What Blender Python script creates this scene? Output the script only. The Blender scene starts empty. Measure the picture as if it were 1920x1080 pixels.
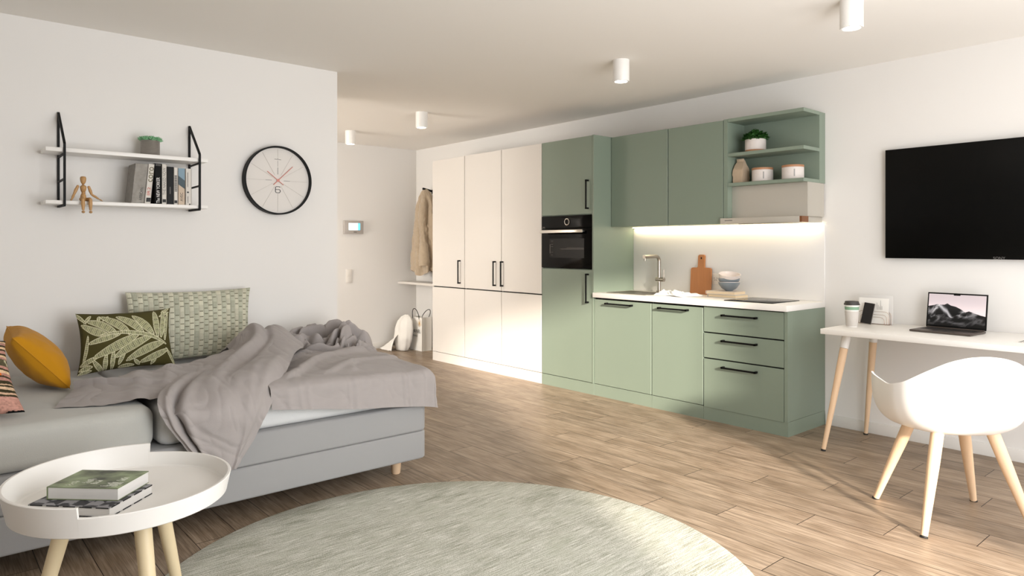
import bpy, bmesh, math, random
import numpy as np
from mathutils import Vector, Matrix, noise
PI = math.pi; R = math.radians
sc = bpy.context.scene; col = sc.collection
random.seed(7)
V = Vector

# ------------------------------------------------------------------ camera
cam = bpy.data.cameras.new('camera'); co = bpy.data.objects.new('camera', cam); col.objects.link(co)
cam.sensor_width = 36; cam.lens = 36 * 1308 / 1920; cam.shift_y = -79.5 / 1920
cam.clip_start = .05
co.location = (0, 0, 1.26); co.rotation_euler = (R(90), 0, R(49.25 - 90)); sc.camera = co

# ------------------------------------------------------------------ world, sun, daylight, exposure
w = bpy.data.worlds.new('world'); sc.world = w; w.use_nodes = True
w.node_tree.nodes['Background'].inputs[0].default_value = (.80, .90, 1, 1)
w.node_tree.nodes['Background'].inputs[1].default_value = 1.2
sun = bpy.data.lights.new('sun', 'SUN'); sun.energy = 6.1; sun.angle = R(4); sun.color = (1, .90, .78)
so = bpy.data.objects.new('sun', sun); col.objects.link(so)
so.rotation_euler = V((.49, 1, -.33)).to_track_quat('-Z', 'Y').to_euler()
def area(name, loc, aim, sx, sy, power, color):
    l = bpy.data.lights.new(name, 'AREA'); l.shape = 'RECTANGLE'; l.size = sx; l.size_y = sy
    l.energy = power; l.color = color
    o = bpy.data.objects.new(name, l); col.objects.link(o); o.location = loc
    o.rotation_euler = V(aim).to_track_quat('-Z', 'Y').to_euler(); return o
area('daylight_window_1', (1.865, -.52, 1.25), (0, 1, 0), 1.6, 2.3, 46, (.985, .99, 1))
area('fill_light_right', (3.85, -.52, 1.25), (0, 1, 0), 1.7, 2.3, 22, (.98, .98, 1))  # added soft fill from the right, set in an invented window
area('fill_light_hall', (-1.22, 6.4, 1.25), (1, 0, 0), 1.7, 2.0, 75, (1, .95, .88))  # added to brighten the hall, placed at an unseen window
sc.view_settings.view_transform = 'Standard'; sc.view_settings.look = 'None'
sc.view_settings.gamma = 1; sc.view_settings.use_curve_mapping = False
sc.view_settings.exposure = .75

# ------------------------------------------------------------------ helpers
def S(h):
    h = h.lstrip('#'); c = [int(h[i:i+2], 16) / 255 for i in (0, 2, 4)]
    return tuple(x / 12.92 if x <= .04045 else ((x + .055) / 1.055) ** 2.4 for x in c) + (1,)
def mat(name, c, rough=.5, metal=0, spec=.5, bump=0, bscale=200, var=0, vscale=20, emit=0, ecol=None, sheen=0, coat=0, stretch=None):
    m = bpy.data.materials.new(name); m.use_nodes = True
    nt = m.node_tree; b = nt.nodes['Principled BSDF']; L = nt.links.new
    c = S(c) if isinstance(c, str) else c
    b.inputs['Base Color'].default_value = c; b.inputs['Roughness'].default_value = rough
    b.inputs['Metallic'].default_value = metal; b.inputs['Specular IOR Level'].default_value = spec
    b.inputs['Sheen Weight'].default_value = sheen; b.inputs['Coat Weight'].default_value = coat
    if emit:
        b.inputs['Emission Color'].default_value = ecol or c; b.inputs['Emission Strength'].default_value = emit
    if bump or var:
        tc = nt.nodes.new('ShaderNodeTexCoord'); mp = nt.nodes.new('ShaderNodeMapping')
        L(tc.outputs['Object'], mp.inputs[0])
        if stretch: mp.inputs['Scale'].default_value = stretch
    if bump:
        n = nt.nodes.new('ShaderNodeTexNoise'); n.inputs['Scale'].default_value = bscale; n.inputs['Detail'].default_value = 3
        L(mp.outputs[0], n.inputs['Vector'])
        bp = nt.nodes.new('ShaderNodeBump'); bp.inputs['Strength'].default_value = bump; bp.inputs['Distance'].default_value = .002
        L(n.outputs[0], bp.inputs['Height']); L(bp.outputs[0], b.inputs['Normal'])
    if var:
        n = nt.nodes.new('ShaderNodeTexNoise'); n.inputs['Scale'].default_value = vscale; n.inputs['Detail'].default_value = 5
        L(mp.outputs[0], n.inputs['Vector'])
        mx = nt.nodes.new('ShaderNodeMix'); mx.data_type = 'RGBA'
        mx.inputs[6].default_value = tuple(x * (1 - var) for x in c[:3]) + (1,)
        mx.inputs[7].default_value = tuple(min(1, x * (1 + var)) for x in c[:3]) + (1,)
        L(n.outputs[0], mx.inputs[0]); L(mx.outputs[2], b.inputs['Base Color'])
    return m
def painted(name, rough=.6, emit=0, bump=0, bscale=400, spec=.3):
    m = mat(name, (.5, .5, .5, 1), rough, bump=bump, bscale=bscale, spec=spec); nt = m.node_tree
    a = nt.nodes.new('ShaderNodeAttribute'); a.attribute_name = 'pattern'; b = nt.nodes['Principled BSDF']
    nt.links.new(a.outputs['Color'], b.inputs['Base Color'])
    if emit:
        nt.links.new(a.outputs['Color'], b.inputs['Emission Color']); b.inputs['Emission Strength'].default_value = emit
    return m

M = {}
M['wall'] = mat('wall_paint', '#e9e6e2', .9, spec=.2, bump=.08, bscale=350)
M['ceiling'] = mat('ceiling_paint', '#f1ede7', .95, spec=.1)
M['white'] = mat('white_lacquer', '#eeebe6', .38)
M['whitecab'] = mat('white_cabinet', '#dfd9d2', .42)
M['green'] = mat('sage_lacquer', '#818e7f', .42)
M['black'] = mat('black_metal', '#060606', .55, spec=.2)
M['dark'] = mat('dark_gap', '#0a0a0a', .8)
M['glossblack'] = mat('black_glass', '#020202', .12, spec=.12)
M['tvblack'] = mat('screen_glass', '#020202', .3, spec=.15)
M['steel'] = mat('brushed_steel', '#b9b2a8', .33, metal=1)
M['chrome'] = mat('chrome', '#d9d5cf', .18, metal=1)
M['hoodsteel'] = mat('hood_steel', '#c9c4ba', .42, metal=.55)
M['copper'] = mat('copper_plate', '#9a6a4c', .2, metal=1)
M['wood'] = mat('beech_wood', '#e3c3a0', .5, var=.08, vscale=6, stretch=(6, 6, 1))
M['palewood'] = mat('pale_beech', '#e0cdA8', .5, var=.06, vscale=6, stretch=(6, 6, 1))
M['boardwood'] = mat('cherry_board', '#b97b4b', .5, var=.14, vscale=5, stretch=(1, 14, 1))
M['mannequin'] = mat('mannequin_wood', '#b98f5c', .45, var=.1, vscale=40)
M['lidwood'] = mat('lid_wood', '#b07f5c', .5, var=.1, vscale=30)
M['plastic'] = mat('white_plastic_shell', '#f3f1ee', .35)
M['paper'] = mat('paper', '#efece6', .8)
M['kraft'] = mat('kraft_paper', '#c2ab92', .8, var=.1, vscale=40, bump=.4, bscale=60)
M['pages'] = mat('book_pages', '#cfcac3', .8)
M['cream'] = mat('cream_cover', '#dccbb3', .6)
M['bedgrey'] = mat('grey_upholstery', '#9a9998', .9, spec=.15, bump=.25, bscale=700, sheen=.2)
M['sheet'] = mat('mattress_cloth', '#b6b5af', .92, spec=.1, bump=.5, bscale=420, sheen=.2, var=.03, vscale=9)
M['topper'] = mat('white_topper_cloth', '#d3d3d2', .92, spec=.1, bump=.4, bscale=300)
M['yellow'] = mat('mustard_fabric', '#be8518', .85, spec=.15, bump=.4, bscale=500, sheen=.1)
M['ceramicgrey'] = mat('grey_glaze', '#7d868c', .35)
M['ceramicwhite'] = mat('pink_white_glaze', '#e3d8d2', .35)
M['ceramic'] = mat('white_stoneware', '#dcd3cd', .5, var=.05, vscale=60)
M['leaf'] = mat('dark_green_leaf', '#2f5a22', .5, var=.35, vscale=60)
M['succulent'] = mat('succulent_green', '#78b082', .5, var=.2, vscale=60)
M['silverpot'] = mat('hammered_silver_pot', '#a39e98', .35, metal=.7)
M['soil'] = mat('soil', '#2a211a', .95)
M['fur'] = mat('beige_plush', '#b8a68f', .95, spec=.1, bump=1, bscale=160, sheen=.5, var=.15, vscale=30)
M['sack'] = mat('white_cotton', '#ebe7e0', .9, bump=.3, bscale=300)
M['panelgrey'] = mat('panel_frame', '#b3aca6', .4)
M['switch'] = mat('switch_plastic', '#e4dfd8', .5)
M['slate'] = mat('laptop_metal', '#5b524d', .4, metal=.6)
M['ink'] = mat('black_ink', '#141414', .6)
M['greyink'] = mat('grey_ink', '#6d6a67', .7)
M['whiteink'] = mat('white_ink', '#e8e6e2', .6)
M['olive'] = mat('olive_ink', '#5a5428', .7)
M['red'] = mat('coral_ink', '#c25a4a', .6)
M['coral'] = mat('coral_hand', '#d8897c', .5)
M['gold'] = mat('gold_ink', '#cfa868', .5)
M['clockface'] = mat('clock_face', '#dfdad4', .7)
M['clockline'] = mat('clock_line', '#b3aca3', .7)
M['cupgreen'] = mat('green_band', '#7fa387', .6)
M['cupgrey'] = mat('cup_sleeve', '#cdc7c0', .7, bump=.6, bscale=150)
M['lid'] = mat('dark_lid', '#3a3634', .5)
M['rubber'] = mat('black_rubber', '#161513', .7)
M['lamp'] = mat('lamp_glow', '#fff6e6', .5, emit=14, ecol=(1, .95, .85, 1))
M['led'] = mat('led_glow', '#fff0c8', .5, emit=4, ecol=(1, .86, .6, 1))
M['bookgreen'] = painted('book_cover_green', .5)
M['bookcover'] = painted('book_cover_pattern', .5)
M['painted'] = painted('printed_cloth', .9, bump=.5)
M['painted_screen'] = painted('laptop_picture', .3, emit=.38)
M['stainless_dark'] = mat('sink_basin', '#6c645c', .35, metal=.6)
M['rackwire'] = mat('brass_wire', '#a58c7c', .35, metal=.8)
M['acrylic'] = mat('frosted_card', '#d8d5d1', .4)
M['phone'] = mat('phone_glass', '#1b1918', .15)
M['curtain'] = mat('blind_cloth', '#f2f0ea', .9)

class G:
    def __init__(s): s.b = bmesh.new()
    def box(s, x0, x1, y0, y1, z0, z1, bev=0, seg=2, rot=None):
        r = bmesh.ops.create_cube(s.b, size=1)
        m = Matrix.Translation(((x0+x1)/2, (y0+y1)/2, (z0+z1)/2)) @ Matrix.Diagonal((abs(x1-x0), abs(y1-y0), abs(z1-z0), 1))
        bmesh.ops.transform(s.b, matrix=m, verts=r['verts'])
        if bev:
            es = list({e for v in r['verts'] for e in v.link_edges})
            bmesh.ops.bevel(s.b, geom=es, offset=bev, segments=seg, profile=.5, affect='EDGES')
        return s
    def obox(s, m, sx, sy, sz, bev=0, seg=2):
        r = bmesh.ops.create_cube(s.b, size=1)
        bmesh.ops.transform(s.b, matrix=m @ Matrix.Diagonal((sx, sy, sz, 1)), verts=r['verts'])
        if bev:
            es = list({e for v in r['verts'] for e in v.link_edges})
            bmesh.ops.bevel(s.b, geom=es, offset=bev, segments=seg, profile=.5, affect='EDGES')
        return s
    def tube(s, pts, rad, seg=12, cap=True, squash=None):
        pts = [V(p) for p in pts]; n = len(pts)
        if not isinstance(rad, (list, tuple)): rad = [rad] * n
        t0 = (pts[1] - pts[0]).normalized()
        up = V((0, 0, 1)) if abs(t0.z) < .9 else V((1, 0, 0))
        a = t0.cross(up).normalized(); rings = []
        for i in range(n):
            t = (pts[min(i+1, n-1)] - pts[max(i-1, 0)]).normalized()
            a = (a - t * a.dot(t)).normalized(); c = t.cross(a)
            ring = []
            for k in range(seg):
                th = 2 * PI * (k + .5) / seg
                q = a * math.cos(th) * rad[i] + c * math.sin(th) * rad[i] * (squash or 1)
                ring.append(s.b.verts.new(pts[i] + q))
            rings.append(ring)
        for i in range(n-1):
            for k in range(seg):
                s.b.faces.new((rings[i][k], rings[i][(k+1) % seg], rings[i+1][(k+1) % seg], rings[i+1][k]))
        if cap:
            s.b.faces.new(rings[0][::-1]); s.b.faces.new(rings[-1])
        return s
    def bar(s, p, q, w): return s.tube([p, q], w * .7071, 4)
    def lathe(s, c, prof, seg=32, sx=1, sy=1):
        c = V(c); rings = []
        for r, z in prof:
            if r < 1e-6: rings.append([s.b.verts.new(c + V((0, 0, z)))])
            else: rings.append([s.b.verts.new(c + V((r*sx*math.cos(2*PI*k/seg), r*sy*math.sin(2*PI*k/seg), z))) for k in range(seg)])
        for A, B in zip(rings, rings[1:]):
            for k in range(seg):
                k2 = (k+1) % seg
                vs = []
                for v in ((A[k % len(A)]), (A[k2 % len(A)]), (B[k2 % len(B)]), (B[k % len(B)])):
                    if v not in vs: vs.append(v)
                if len(vs) >= 3:
                    try: s.b.faces.new(vs)
                    except ValueError: pass
        return s
    def ell(s, c, r, m=None, seg=20, ring=12):
        q = bmesh.ops.create_uvsphere(s.b, u_segments=seg, v_segments=ring, radius=1)
        mm = Matrix.Translation(V(c)) @ (m or Matrix.Identity(4)) @ Matrix.Diagonal((r[0], r[1], r[2], 1))
        bmesh.ops.transform(s.b, matrix=mm, verts=q['verts']); return s
    def grid(s, rows, closed=False):
        vs = [[s.b.verts.new(p) for p in r] for r in rows]
        for i in range(len(vs)-1):
            n = len(vs[i])
            for j in range(n if closed else n-1):
                s.b.faces.new((vs[i][j], vs[i][(j+1) % n], vs[i+1][(j+1) % n], vs[i+1][j]))
        return s
    def prism(s, poly, h):
        """poly: 3D points, h: extrusion vector"""
        a = [s.b.verts.new(p) for p in poly]; b = [s.b.verts.new(V(p) + V(h)) for p in poly]
        s.b.faces.new(a[::-1]); s.b.faces.new(b)
        n = len(a)
        for i in range(n): s.b.faces.new((a[i], a[(i+1) % n], b[(i+1) % n], b[i]))
        return s
    def xf(s, m): bmesh.ops.transform(s.b, matrix=m, verts=s.b.verts[:]); return s

WL = {}
def link_mesh(name, me, m, parent=None, smooth=False, kind=None):
    o = bpy.data.objects.new(name, me); col.objects.link(o)
    if m is not None and not me.materials: me.materials.append(m)
    if smooth:
        me.shade_smooth() if smooth is True else me.shade_auto_smooth(angle=R(smooth)) if hasattr(me, 'shade_auto_smooth') else me.shade_smooth()
    if parent is not None:
        P = WL[parent.name]; me.transform(Matrix.Translation(-P)); o.parent = parent; WL[o.name] = P
        if parent.type == 'MESH' or parent.parent: pass
    else:
        cs = [v.co for v in me.vertices]
        lo = V([min(c[i] for c in cs) for i in range(3)]); hi = V([max(c[i] for c in cs) for i in range(3)])
        P = V(((lo.x+hi.x)/2, (lo.y+hi.y)/2, lo.z)); me.transform(Matrix.Translation(-P)); o.location = P; WL[o.name] = P
    if kind: o['kind'] = kind
    return o
def sharp_smooth(me, ang=35):
    bm = bmesh.new(); bm.from_mesh(me)
    for f in bm.faces: f.smooth = True
    for e in bm.edges:
        if len(e.link_faces) == 2 and e.calc_face_angle(0) > R(ang): e.smooth = False
    bm.to_mesh(me); bm.free()
def obj(name, g, m, parent=None, smooth=35, fix=True):
    """vertices in world coordinates; a part's origin is its thing's base"""
    if fix: bmesh.ops.recalc_face_normals(g.b, faces=g.b.faces[:])
    me = bpy.data.meshes.new(name); g.b.to_mesh(me); g.b.free()
    if smooth: sharp_smooth(me, smooth)
    o = link_mesh(name, me, M[m] if isinstance(m, str) else m, parent)
    return o
def thing(name, label, cat, loc, group=None):
    o = bpy.data.objects.new(name, None); col.objects.link(o); o.location = loc; o.empty_display_size = .05
    WL[o.name] = V(loc); o['label'] = label; o['category'] = cat
    if group: o['group'] = group
    return o
def tag(o, label, cat, group=None):
    o['label'] = label; o['category'] = cat
    if group: o['group'] = group
    return o
def struct(name, g, m):
    o = obj(name, g, m); o['kind'] = 'structure'; return o
def dup(root, loc, label, rz=0):
    r = root.copy(); col.objects.link(r); r.location = loc; r.rotation_euler.z = rz; r['label'] = label
    for ch in list(root.children):
        c = ch.copy(); col.objects.link(c); c.parent = r
        for g_ in list(ch.children):
            d = g_.copy(); col.objects.link(d); d.parent = c
    return r
def text(s, m, parent, center, xdir, up, width=None, height=None, name='lettering', thick=.0006):
    cu = bpy.data.curves.new('t', 'FONT'); cu.body = s; cu.size = 1; cu.resolution_u = 3
    to = bpy.data.objects.new('t', cu); col.objects.link(to)
    dg = bpy.context.evaluated_depsgraph_get(); me = bpy.data.meshes.new_from_object(to.evaluated_get(dg))
    bpy.data.objects.remove(to); me.name = name; me.materials.clear()
    a = np.array([v.co[:] for v in me.vertices]); lo = a.min(0); hi = a.max(0)
    sx = (width / (hi[0]-lo[0])) if width else None; sy = (height / (hi[1]-lo[1])) if height else None
    sx = sx or sy; sy = sy or sx
    X = V(xdir).normalized(); U = V(up).normalized(); N = X.cross(U)
    c = (lo + hi) / 2
    for v in me.vertices:
        p = V(center) + X * (v.co.x - c[0]) * sx + U * (v.co.y - c[1]) * sy + N * thick
        v.co = p
    return link_mesh(name, me, M[m], parent)
def print_marks(name, m, parent, fn, n, seed=1):
    '''illegible small print: a row of tiny strokes; fn(f0, f1) -> 4 corner points'''
    g = G(); rnd = random.Random(seed); f = 0
    while f < 1:
        w_ = rnd.uniform(.4, 1.0)/n; P = fn(f, min(1, f+w_*.75)); g.b.faces.new([g.b.verts.new(V(p)) for p in P]); f += w_
    return obj(name, g, m, parent, smooth=None, fix=False)
def color_grid(rows_pos, cols, m, name, parent=None, smooth=True, extra_faces=None, flip=False):
    """rows_pos (nv,nu,3), cols (nv,nu,3) linear"""
    nv, nu = rows_pos.shape[:2]
    i = np.arange(nv*nu).reshape(nv, nu)
    f = np.stack([i[:-1, :-1], i[:-1, 1:], i[1:, 1:], i[1:, :-1]], -1).reshape(-1, 4)
    if flip: f = f[:, ::-1]
    me = bpy.data.meshes.new(name); me.from_pydata(rows_pos.reshape(-1, 3).tolist(), [], f.tolist())
    at = me.color_attributes.new('pattern', 'FLOAT_COLOR', 'POINT')
    at.data.foreach_set('color', np.concatenate([cols.reshape(-1, 3), np.ones((nv*nu, 1))], 1).ravel().astype(np.float32))
    if smooth: me.shade_smooth()
    return link_mesh(name, me, m, parent)
def lin(h): return np.array(S(h)[:3])
def cr(P, n):
    """Catmull-Rom resample of list of vectors"""
    P = [np.array(p, float) for p in P]; k = len(P); out = []
    for i in range(n):
        t = i / (n-1) * (k-1); a = min(int(t), k-2); f = t - a
        p0 = P[max(a-1, 0)]; p1 = P[a]; p2 = P[a+1]; p3 = P[min(a+2, k-1)]
        if a == 0: p0 = 2*p1 - p2
        if a+2 > k-1: p3 = 2*p2 - p1
        out.append(.5*((2*p1) + (-p0+p2)*f + (2*p0-5*p1+4*p2-p3)*f*f + (-p0+3*p1-3*p2+p3)*f**3))
    return out

# ------------------------------------------------------------------ setting
XW, YL, YE, ZC, YW, XB = 4.89, 4.5, 7.55, 2.475, -.6, -1.3
XC = 2.262
fm = bpy.data.materials.new('oak_planks'); fm.use_nodes = True; nt = fm.node_tree; L = nt.links.new
def N(t, **k):
    n = nt.nodes.new('ShaderNode' + t)
    for a, b in k.items(): setattr(n, a, b)
    return n
def mth(op, a, b=None, c=None):
    n = N('Math', operation=op)
    for i, x in enumerate((a, b, c)):
        if x is None: continue
        if isinstance(x, (int, float)): n.inputs[i].default_value = x
        else: L(x, n.inputs[i])
    return n.outputs[0]
tc = N('TexCoord'); sp = N('SeparateXYZ'); L(tc.outputs['Object'], sp.inputs[0])
pw = .1765
ux = mth('DIVIDE', mth('ADD', sp.outputs[0], -3.028 + 40 * pw), pw); kx = mth('FLOOR', ux)
uy = mth('DIVIDE', mth('ADD', mth('ADD', sp.outputs[1], mth('MULTIPLY', kx, .302)), -2.884 - 40*.302 + .302 + 20*1.035), 1.035); ky = mth('FLOOR', uy)
cb = N('CombineXYZ'); L(kx, cb.inputs[0]); L(ky, cb.inputs[1]); wn = N('TexWhiteNoise', noise_dimensions='3D'); L(cb.outputs[0], wn.inputs[0])
fx = mth('FRACT', ux); fy = mth('FRACT', uy)
ex = mth('MINIMUM', fx, mth('SUBTRACT', 1, fx)); ey = mth('MINIMUM', fy, mth('SUBTRACT', 1, fy))
gx = mth('LESS_THAN', mth('MULTIPLY', ex, pw), .0016); gy = mth('LESS_THAN', mth('MULTIPLY', ey, 1.035), .0018)
gap = mth('MAXIMUM', gx, gy)
# grain coordinates shifted per plank
vm = N('VectorMath', operation='MULTIPLY_ADD'); L(wn.outputs['Color'], vm.inputs[0]); vm.inputs[1].default_value = (7, 7, 7); L(tc.outputs['Object'], vm.inputs[2])
mp = N('Mapping'); L(vm.outputs[0], mp.inputs[0]); mp.inputs['Scale'].default_value = (22, .9, 22)
n1 = N('TexNoise'); n1.inputs['Scale'].default_value = 2.2; n1.inputs['Detail'].default_value = 9; n1.inputs['Roughness'].default_value = .62; n1.inputs['Distortion'].default_value = .8; L(mp.outputs[0], n1.inputs['Vector'])
mp2 = N('Mapping'); L(vm.outputs[0], mp2.inputs[0]); mp2.inputs['Scale'].default_value = (6, 2.6, 6)
n2 = N('TexNoise'); n2.inputs['Scale'].default_value = 1.6; n2.inputs['Detail'].default_value = 3; L(mp2.outputs[0], n2.inputs['Vector'])
mp3 = N('Mapping'); L(vm.outputs[0], mp3.inputs[0]); mp3.inputs['Scale'].default_value = (3.2, 1.5, 3)
vo = N('TexVoronoi'); vo.inputs['Scale'].default_value = 1.8; L(mp3.outputs[0], vo.inputs['Vector'])
kn = N('ValToRGB'); kn.color_ramp.elements[0].position = .03; kn.color_ramp.elements[0].color = (1, 1, 1, 1); kn.color_ramp.elements[1].position = .13; kn.color_ramp.elements[1].color = (0, 0, 0, 1); L(vo.outputs['Distance'], kn.inputs[0])
r1 = N('ValToRGB'); e = r1.color_ramp.elements; e[0].position = .22; e[0].color = S('#806f5e'); e[1].position = .8; e[1].color = S('#bda891')
r1.color_ramp.elements.new(.5).color = S('#a48f78'); L(n1.outputs[0], r1.inputs[0])
r2 = N('ValToRGB'); r2.color_ramp.elements[0].position = .34; r2.color_ramp.elements[0].color = S('#c2b7a8'); r2.color_ramp.elements[1].position = .6; r2.color_ramp.elements[1].color = (1, 1, 1, 1); L(n2.outputs[0], r2.inputs[0])
def mix(a, b, f, bt='MIX'):
    n = N('Mix', data_type='RGBA', blend_type=bt)
    for i, x in ((6, a), (7, b)):
        if isinstance(x, tuple): n.inputs[i].default_value = x
        else: L(x, n.inputs[i])
    if isinstance(f, (int, float)): n.inputs[0].default_value = f
    else: L(f, n.inputs[0])
    return n.outputs[2]
mp4 = N('Mapping'); L(vm.outputs[0], mp4.inputs[0]); mp4.inputs['Scale'].default_value = (150, 5, 150)
n4 = N('TexNoise'); n4.inputs['Scale'].default_value = 1.5; n4.inputs['Detail'].default_value = 4; L(mp4.outputs[0], n4.inputs['Vector'])
r4 = N('ValToRGB'); r4.color_ramp.elements[0].position = .35; r4.color_ramp.elements[0].color = S('#b5aca0'); r4.color_ramp.elements[1].position = .6; r4.color_ramp.elements[1].color = (1, 1, 1, 1); L(n4.outputs[0], r4.inputs[0])
c = mix(r1.outputs[0], r2.outputs[0], .55, 'MULTIPLY'); c = mix(c, r4.outputs[0], .7, 'MULTIPLY')
hs = N('HueSaturation'); L(c, hs.inputs['Color']); hs.inputs['Saturation'].default_value = .92
L(mth('MULTIPLY_ADD', wn.outputs[0], .20, .90), hs.inputs['Value'])
c = mix(hs.outputs[0], S('#54402f'), mth('MULTIPLY', kn.outputs[0], .22))
c = mix(c, S('#2c211a'), gap)
b = nt.nodes['Principled BSDF']; L(c, b.inputs['Base Color']); b.inputs['Roughness'].default_value = .42
b.inputs['Specular IOR Level'].default_value = .35
bp = N('Bump'); bp.inputs['Strength'].default_value = .25; bp.inputs['Distance'].default_value = .001
L(mth('SUBTRACT', n1.outputs[0], mth('MULTIPLY', gap, 2.5)), bp.inputs['Height']); L(bp.outputs[0], b.inputs['Normal'])
M['floor'] = fm
g = G(); g.box(XB-.2, XW+.2, YW-.2, YE+.2, -.12, 0)
bmesh.ops.recalc_face_normals(g.b, faces=g.b.faces[:]); me = bpy.data.meshes.new('floor'); g.b.to_mesh(me); g.b.free()
o = bpy.data.objects.new('floor', me); col.objects.link(o); me.materials.append(fm); o['kind'] = 'structure'
struct('ceiling', G().box(XB-.2, XW+.2, YW-.2, YE+.2, ZC, ZC+.15), 'ceiling')
struct('wall_left', G().box(XB, XC, YL, YL+.9, 0, ZC), 'wall')
struct('wall_entry', G().box(XB-.2, XW+.2, YE, YE+.2, 0, ZC), 'wall')
struct('wall_right', G().box(XW, XW+.2, YW-.2, YE, 0, ZC), 'wall')
# back wall (X = XB) with an added, unseen opening for hall fill light and window wall (Y = YW)
def wall_open(axis, at, t, a0, a1, opens):
    g = G(); edges = []
    def bx(p0, p1, z0, z1):
        if axis == 'y': g.box(p0, p1, at-t, at, z0, z1)
        else: g.box(at-t, at, p0, p1, z0, z1)
    cur = a0
    for (o0, o1, z0, z1) in sorted(opens):
        bx(cur, o0, 0, ZC)
        if z0 > 0: bx(o0, o1, 0, z0)
        if z1 < ZC: bx(o0, o1, z1, ZC)
        cur = o1
    bx(cur, a1, 0, ZC); return g
struct('wall_window', wall_open('y', YW, .2, XB-.2, XW, [(1.03, 2.70, .02, 2.44), (3.0, 4.7, .02, 2.44)]), 'wall')  # second opening is added to go with the soft fill light
struct('wall_back', wall_open('x', XB, .2, YW, YE, [(5.55, 7.25, .2, 2.3)]), 'wall')
def window(n, axis, at, a0, a1, z0, z1):
    g = G(); f = .05
    for (p0, p1, q0, q1) in ((a0, a0+f, z0, z1), (a1-f, a1, z0, z1), (a0, a1, z0, z0+f), (a0, a1, z1-f, z1)):
        if axis == 'y': g.box(p0, p1, at-.12, at-.06, q0, q1)
        else: g.box(at-.12, at-.06, p0, p1, q0, q1)
    return struct('window_%d' % n, g, 'white')
window(1, 'y', YW, 1.0, 2.73, 0, 2.46); window(2, 'y', YW, 3.0, 4.7, .02, 2.44); window(3, 'x', XB, 5.55, 7.25, .2, 2.3)  # second and third windows are unseen, added to carry fill light
bl = obj('added_sun_blind', G().box(3.02, 4.68, YW-.05, YW-.045, .03, 2.43), 'curtain'); tag(bl, 'added white blind keeping the sun out of the unseen second window', 'blind')  # unseen sheet added to block direct sun at the second window
bb = .012
struct('baseboard_right', G().box(XW-bb, XW, YW, 2.283, 0, .075, .003), 'white')
struct('baseboard_entry', G().box(XB, XW, YE-bb, YE, 0, .075, .003), 'white')
struct('baseboard_niche', G().box(XW-bb, XW, 6.42, YE-bb, 0, .075, .003), 'white')
struct('baseboard_left', G().box(XB, XC, YL-bb, YL, 0, .075, .003), 'white')
struct('baseboard_hall', G().box(XC, XC+bb, YL-bb, YL+.9, 0, .075, .003), 'white')

# ------------------------------------------------------------------ ceiling spots
def spot(y, label):
    x = 3.53; t = thing('ceiling_spotlight', label, 'ceiling light', (x, y, ZC-.14), 'ceiling spotlights')
    r = .054
    obj('housing', G().lathe((x, y, ZC-.14), [(r-.014, .012), (r-.012, 0), (r-.002, 0), (r, .004), (r, .14), (0, .14)], 40), 'white', t)
    obj('lens', G().lathe((x, y, ZC-.14), [(0, .008), (.034, .008), (r-.013, .012), (0, .02)], 32), 'lamp', t)
    l = bpy.data.lights.new('spot_light', 'SPOT'); l.energy = 9; l.spot_size = R(110); l.spot_blend = .8; l.color = (1, .9, .76); l.shadow_soft_size = .03
    o = bpy.data.objects.new('spot_light', l); col.objects.link(o); o.location = (x, y, ZC-.155)
spot(1.52, 'white cylinder ceiling spotlight nearest the television, cut by the top of the photo')
spot(3.0, 'white cylinder ceiling spotlight in front of the green upper cabinets')
spot(5.36, 'white cylinder ceiling spotlight in front of the white wardrobes')
spot(6.72, 'white cylinder ceiling spotlight farthest back, above the entry wall panel')

# ------------------------------------------------------------------ kitchen
XF = 4.36
def vhandle(y, z0, z1, parent, name='handle', x=XF):
    g = G().box(x-.036, x-.026, y-.006, y+.006, z0, z1, .0015)
    for z in (z0, z1-.014): g.box(x-.036, x, y-.007, y+.007, z, z+.014, .0015)
    return obj(name, g, 'black', parent)
def hhandle(y0, y1, z, parent, x=XF):
    g = G().box(x-.036, x-.026, y0, y1, z-.006, z+.006, .0015)
    for y in (y0, y1-.014): g.box(x-.036, x, y, y+.014, z-.007, z+.007, .0015)
    return obj('handle', g, 'black', parent)
def panel(name, y0, y1, z0, z1, m, parent, x=XF, t=.02, gap=.0028):
    return obj(name, G().box(x, x+t, y0+gap, y1-gap, z0+gap, z1-gap, .0015, 1), m, parent)
def carcass(x0, y0, y1, z0, z1, m, parent):
    return obj('carcass', G().box(x0, XW-.002, y0+.0005, y1-.0005, z0, z1), m, parent)
ZT = 2.195
for y0, y1, hy, lab in ((5.817, 6.405, 5.89, 'tall white cupboard farthest left, its side facing the coat niche'),
                        (5.221, 5.815, 5.309, 'tall white cupboard in the middle of the row of three'),
                        (4.645, 5.219, 5.195, 'tall white cupboard touching the green oven cabinet')):
    t = thing('tall_cupboard', lab, 'cupboard', (4.6, (y0+y1)/2, 0), 'tall white cupboards')
    obj('carcass', G().box(XF+.021, XW-.002, y0, y1, .098, ZT), 'whitecab', t)
    obj('plinth', G().box(XF+.004, XW-.002, y0, y1, 0, .096), 'whitecab', t)
    obj('gap_shade', G().box(XF+.0202, XF+.0209, y0+.002, y1-.002, .1, ZT-.003), 'dark', t)  # dark sheet added behind the doors so their gaps look shaded
    d = panel('upper_door', y0, y1, .816, ZT, 'whitecab', t); vhandle(hy, .862, 1.108, d)
    panel('lower_door', y0, y1, .098, .810, 'whitecab', t)
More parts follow.
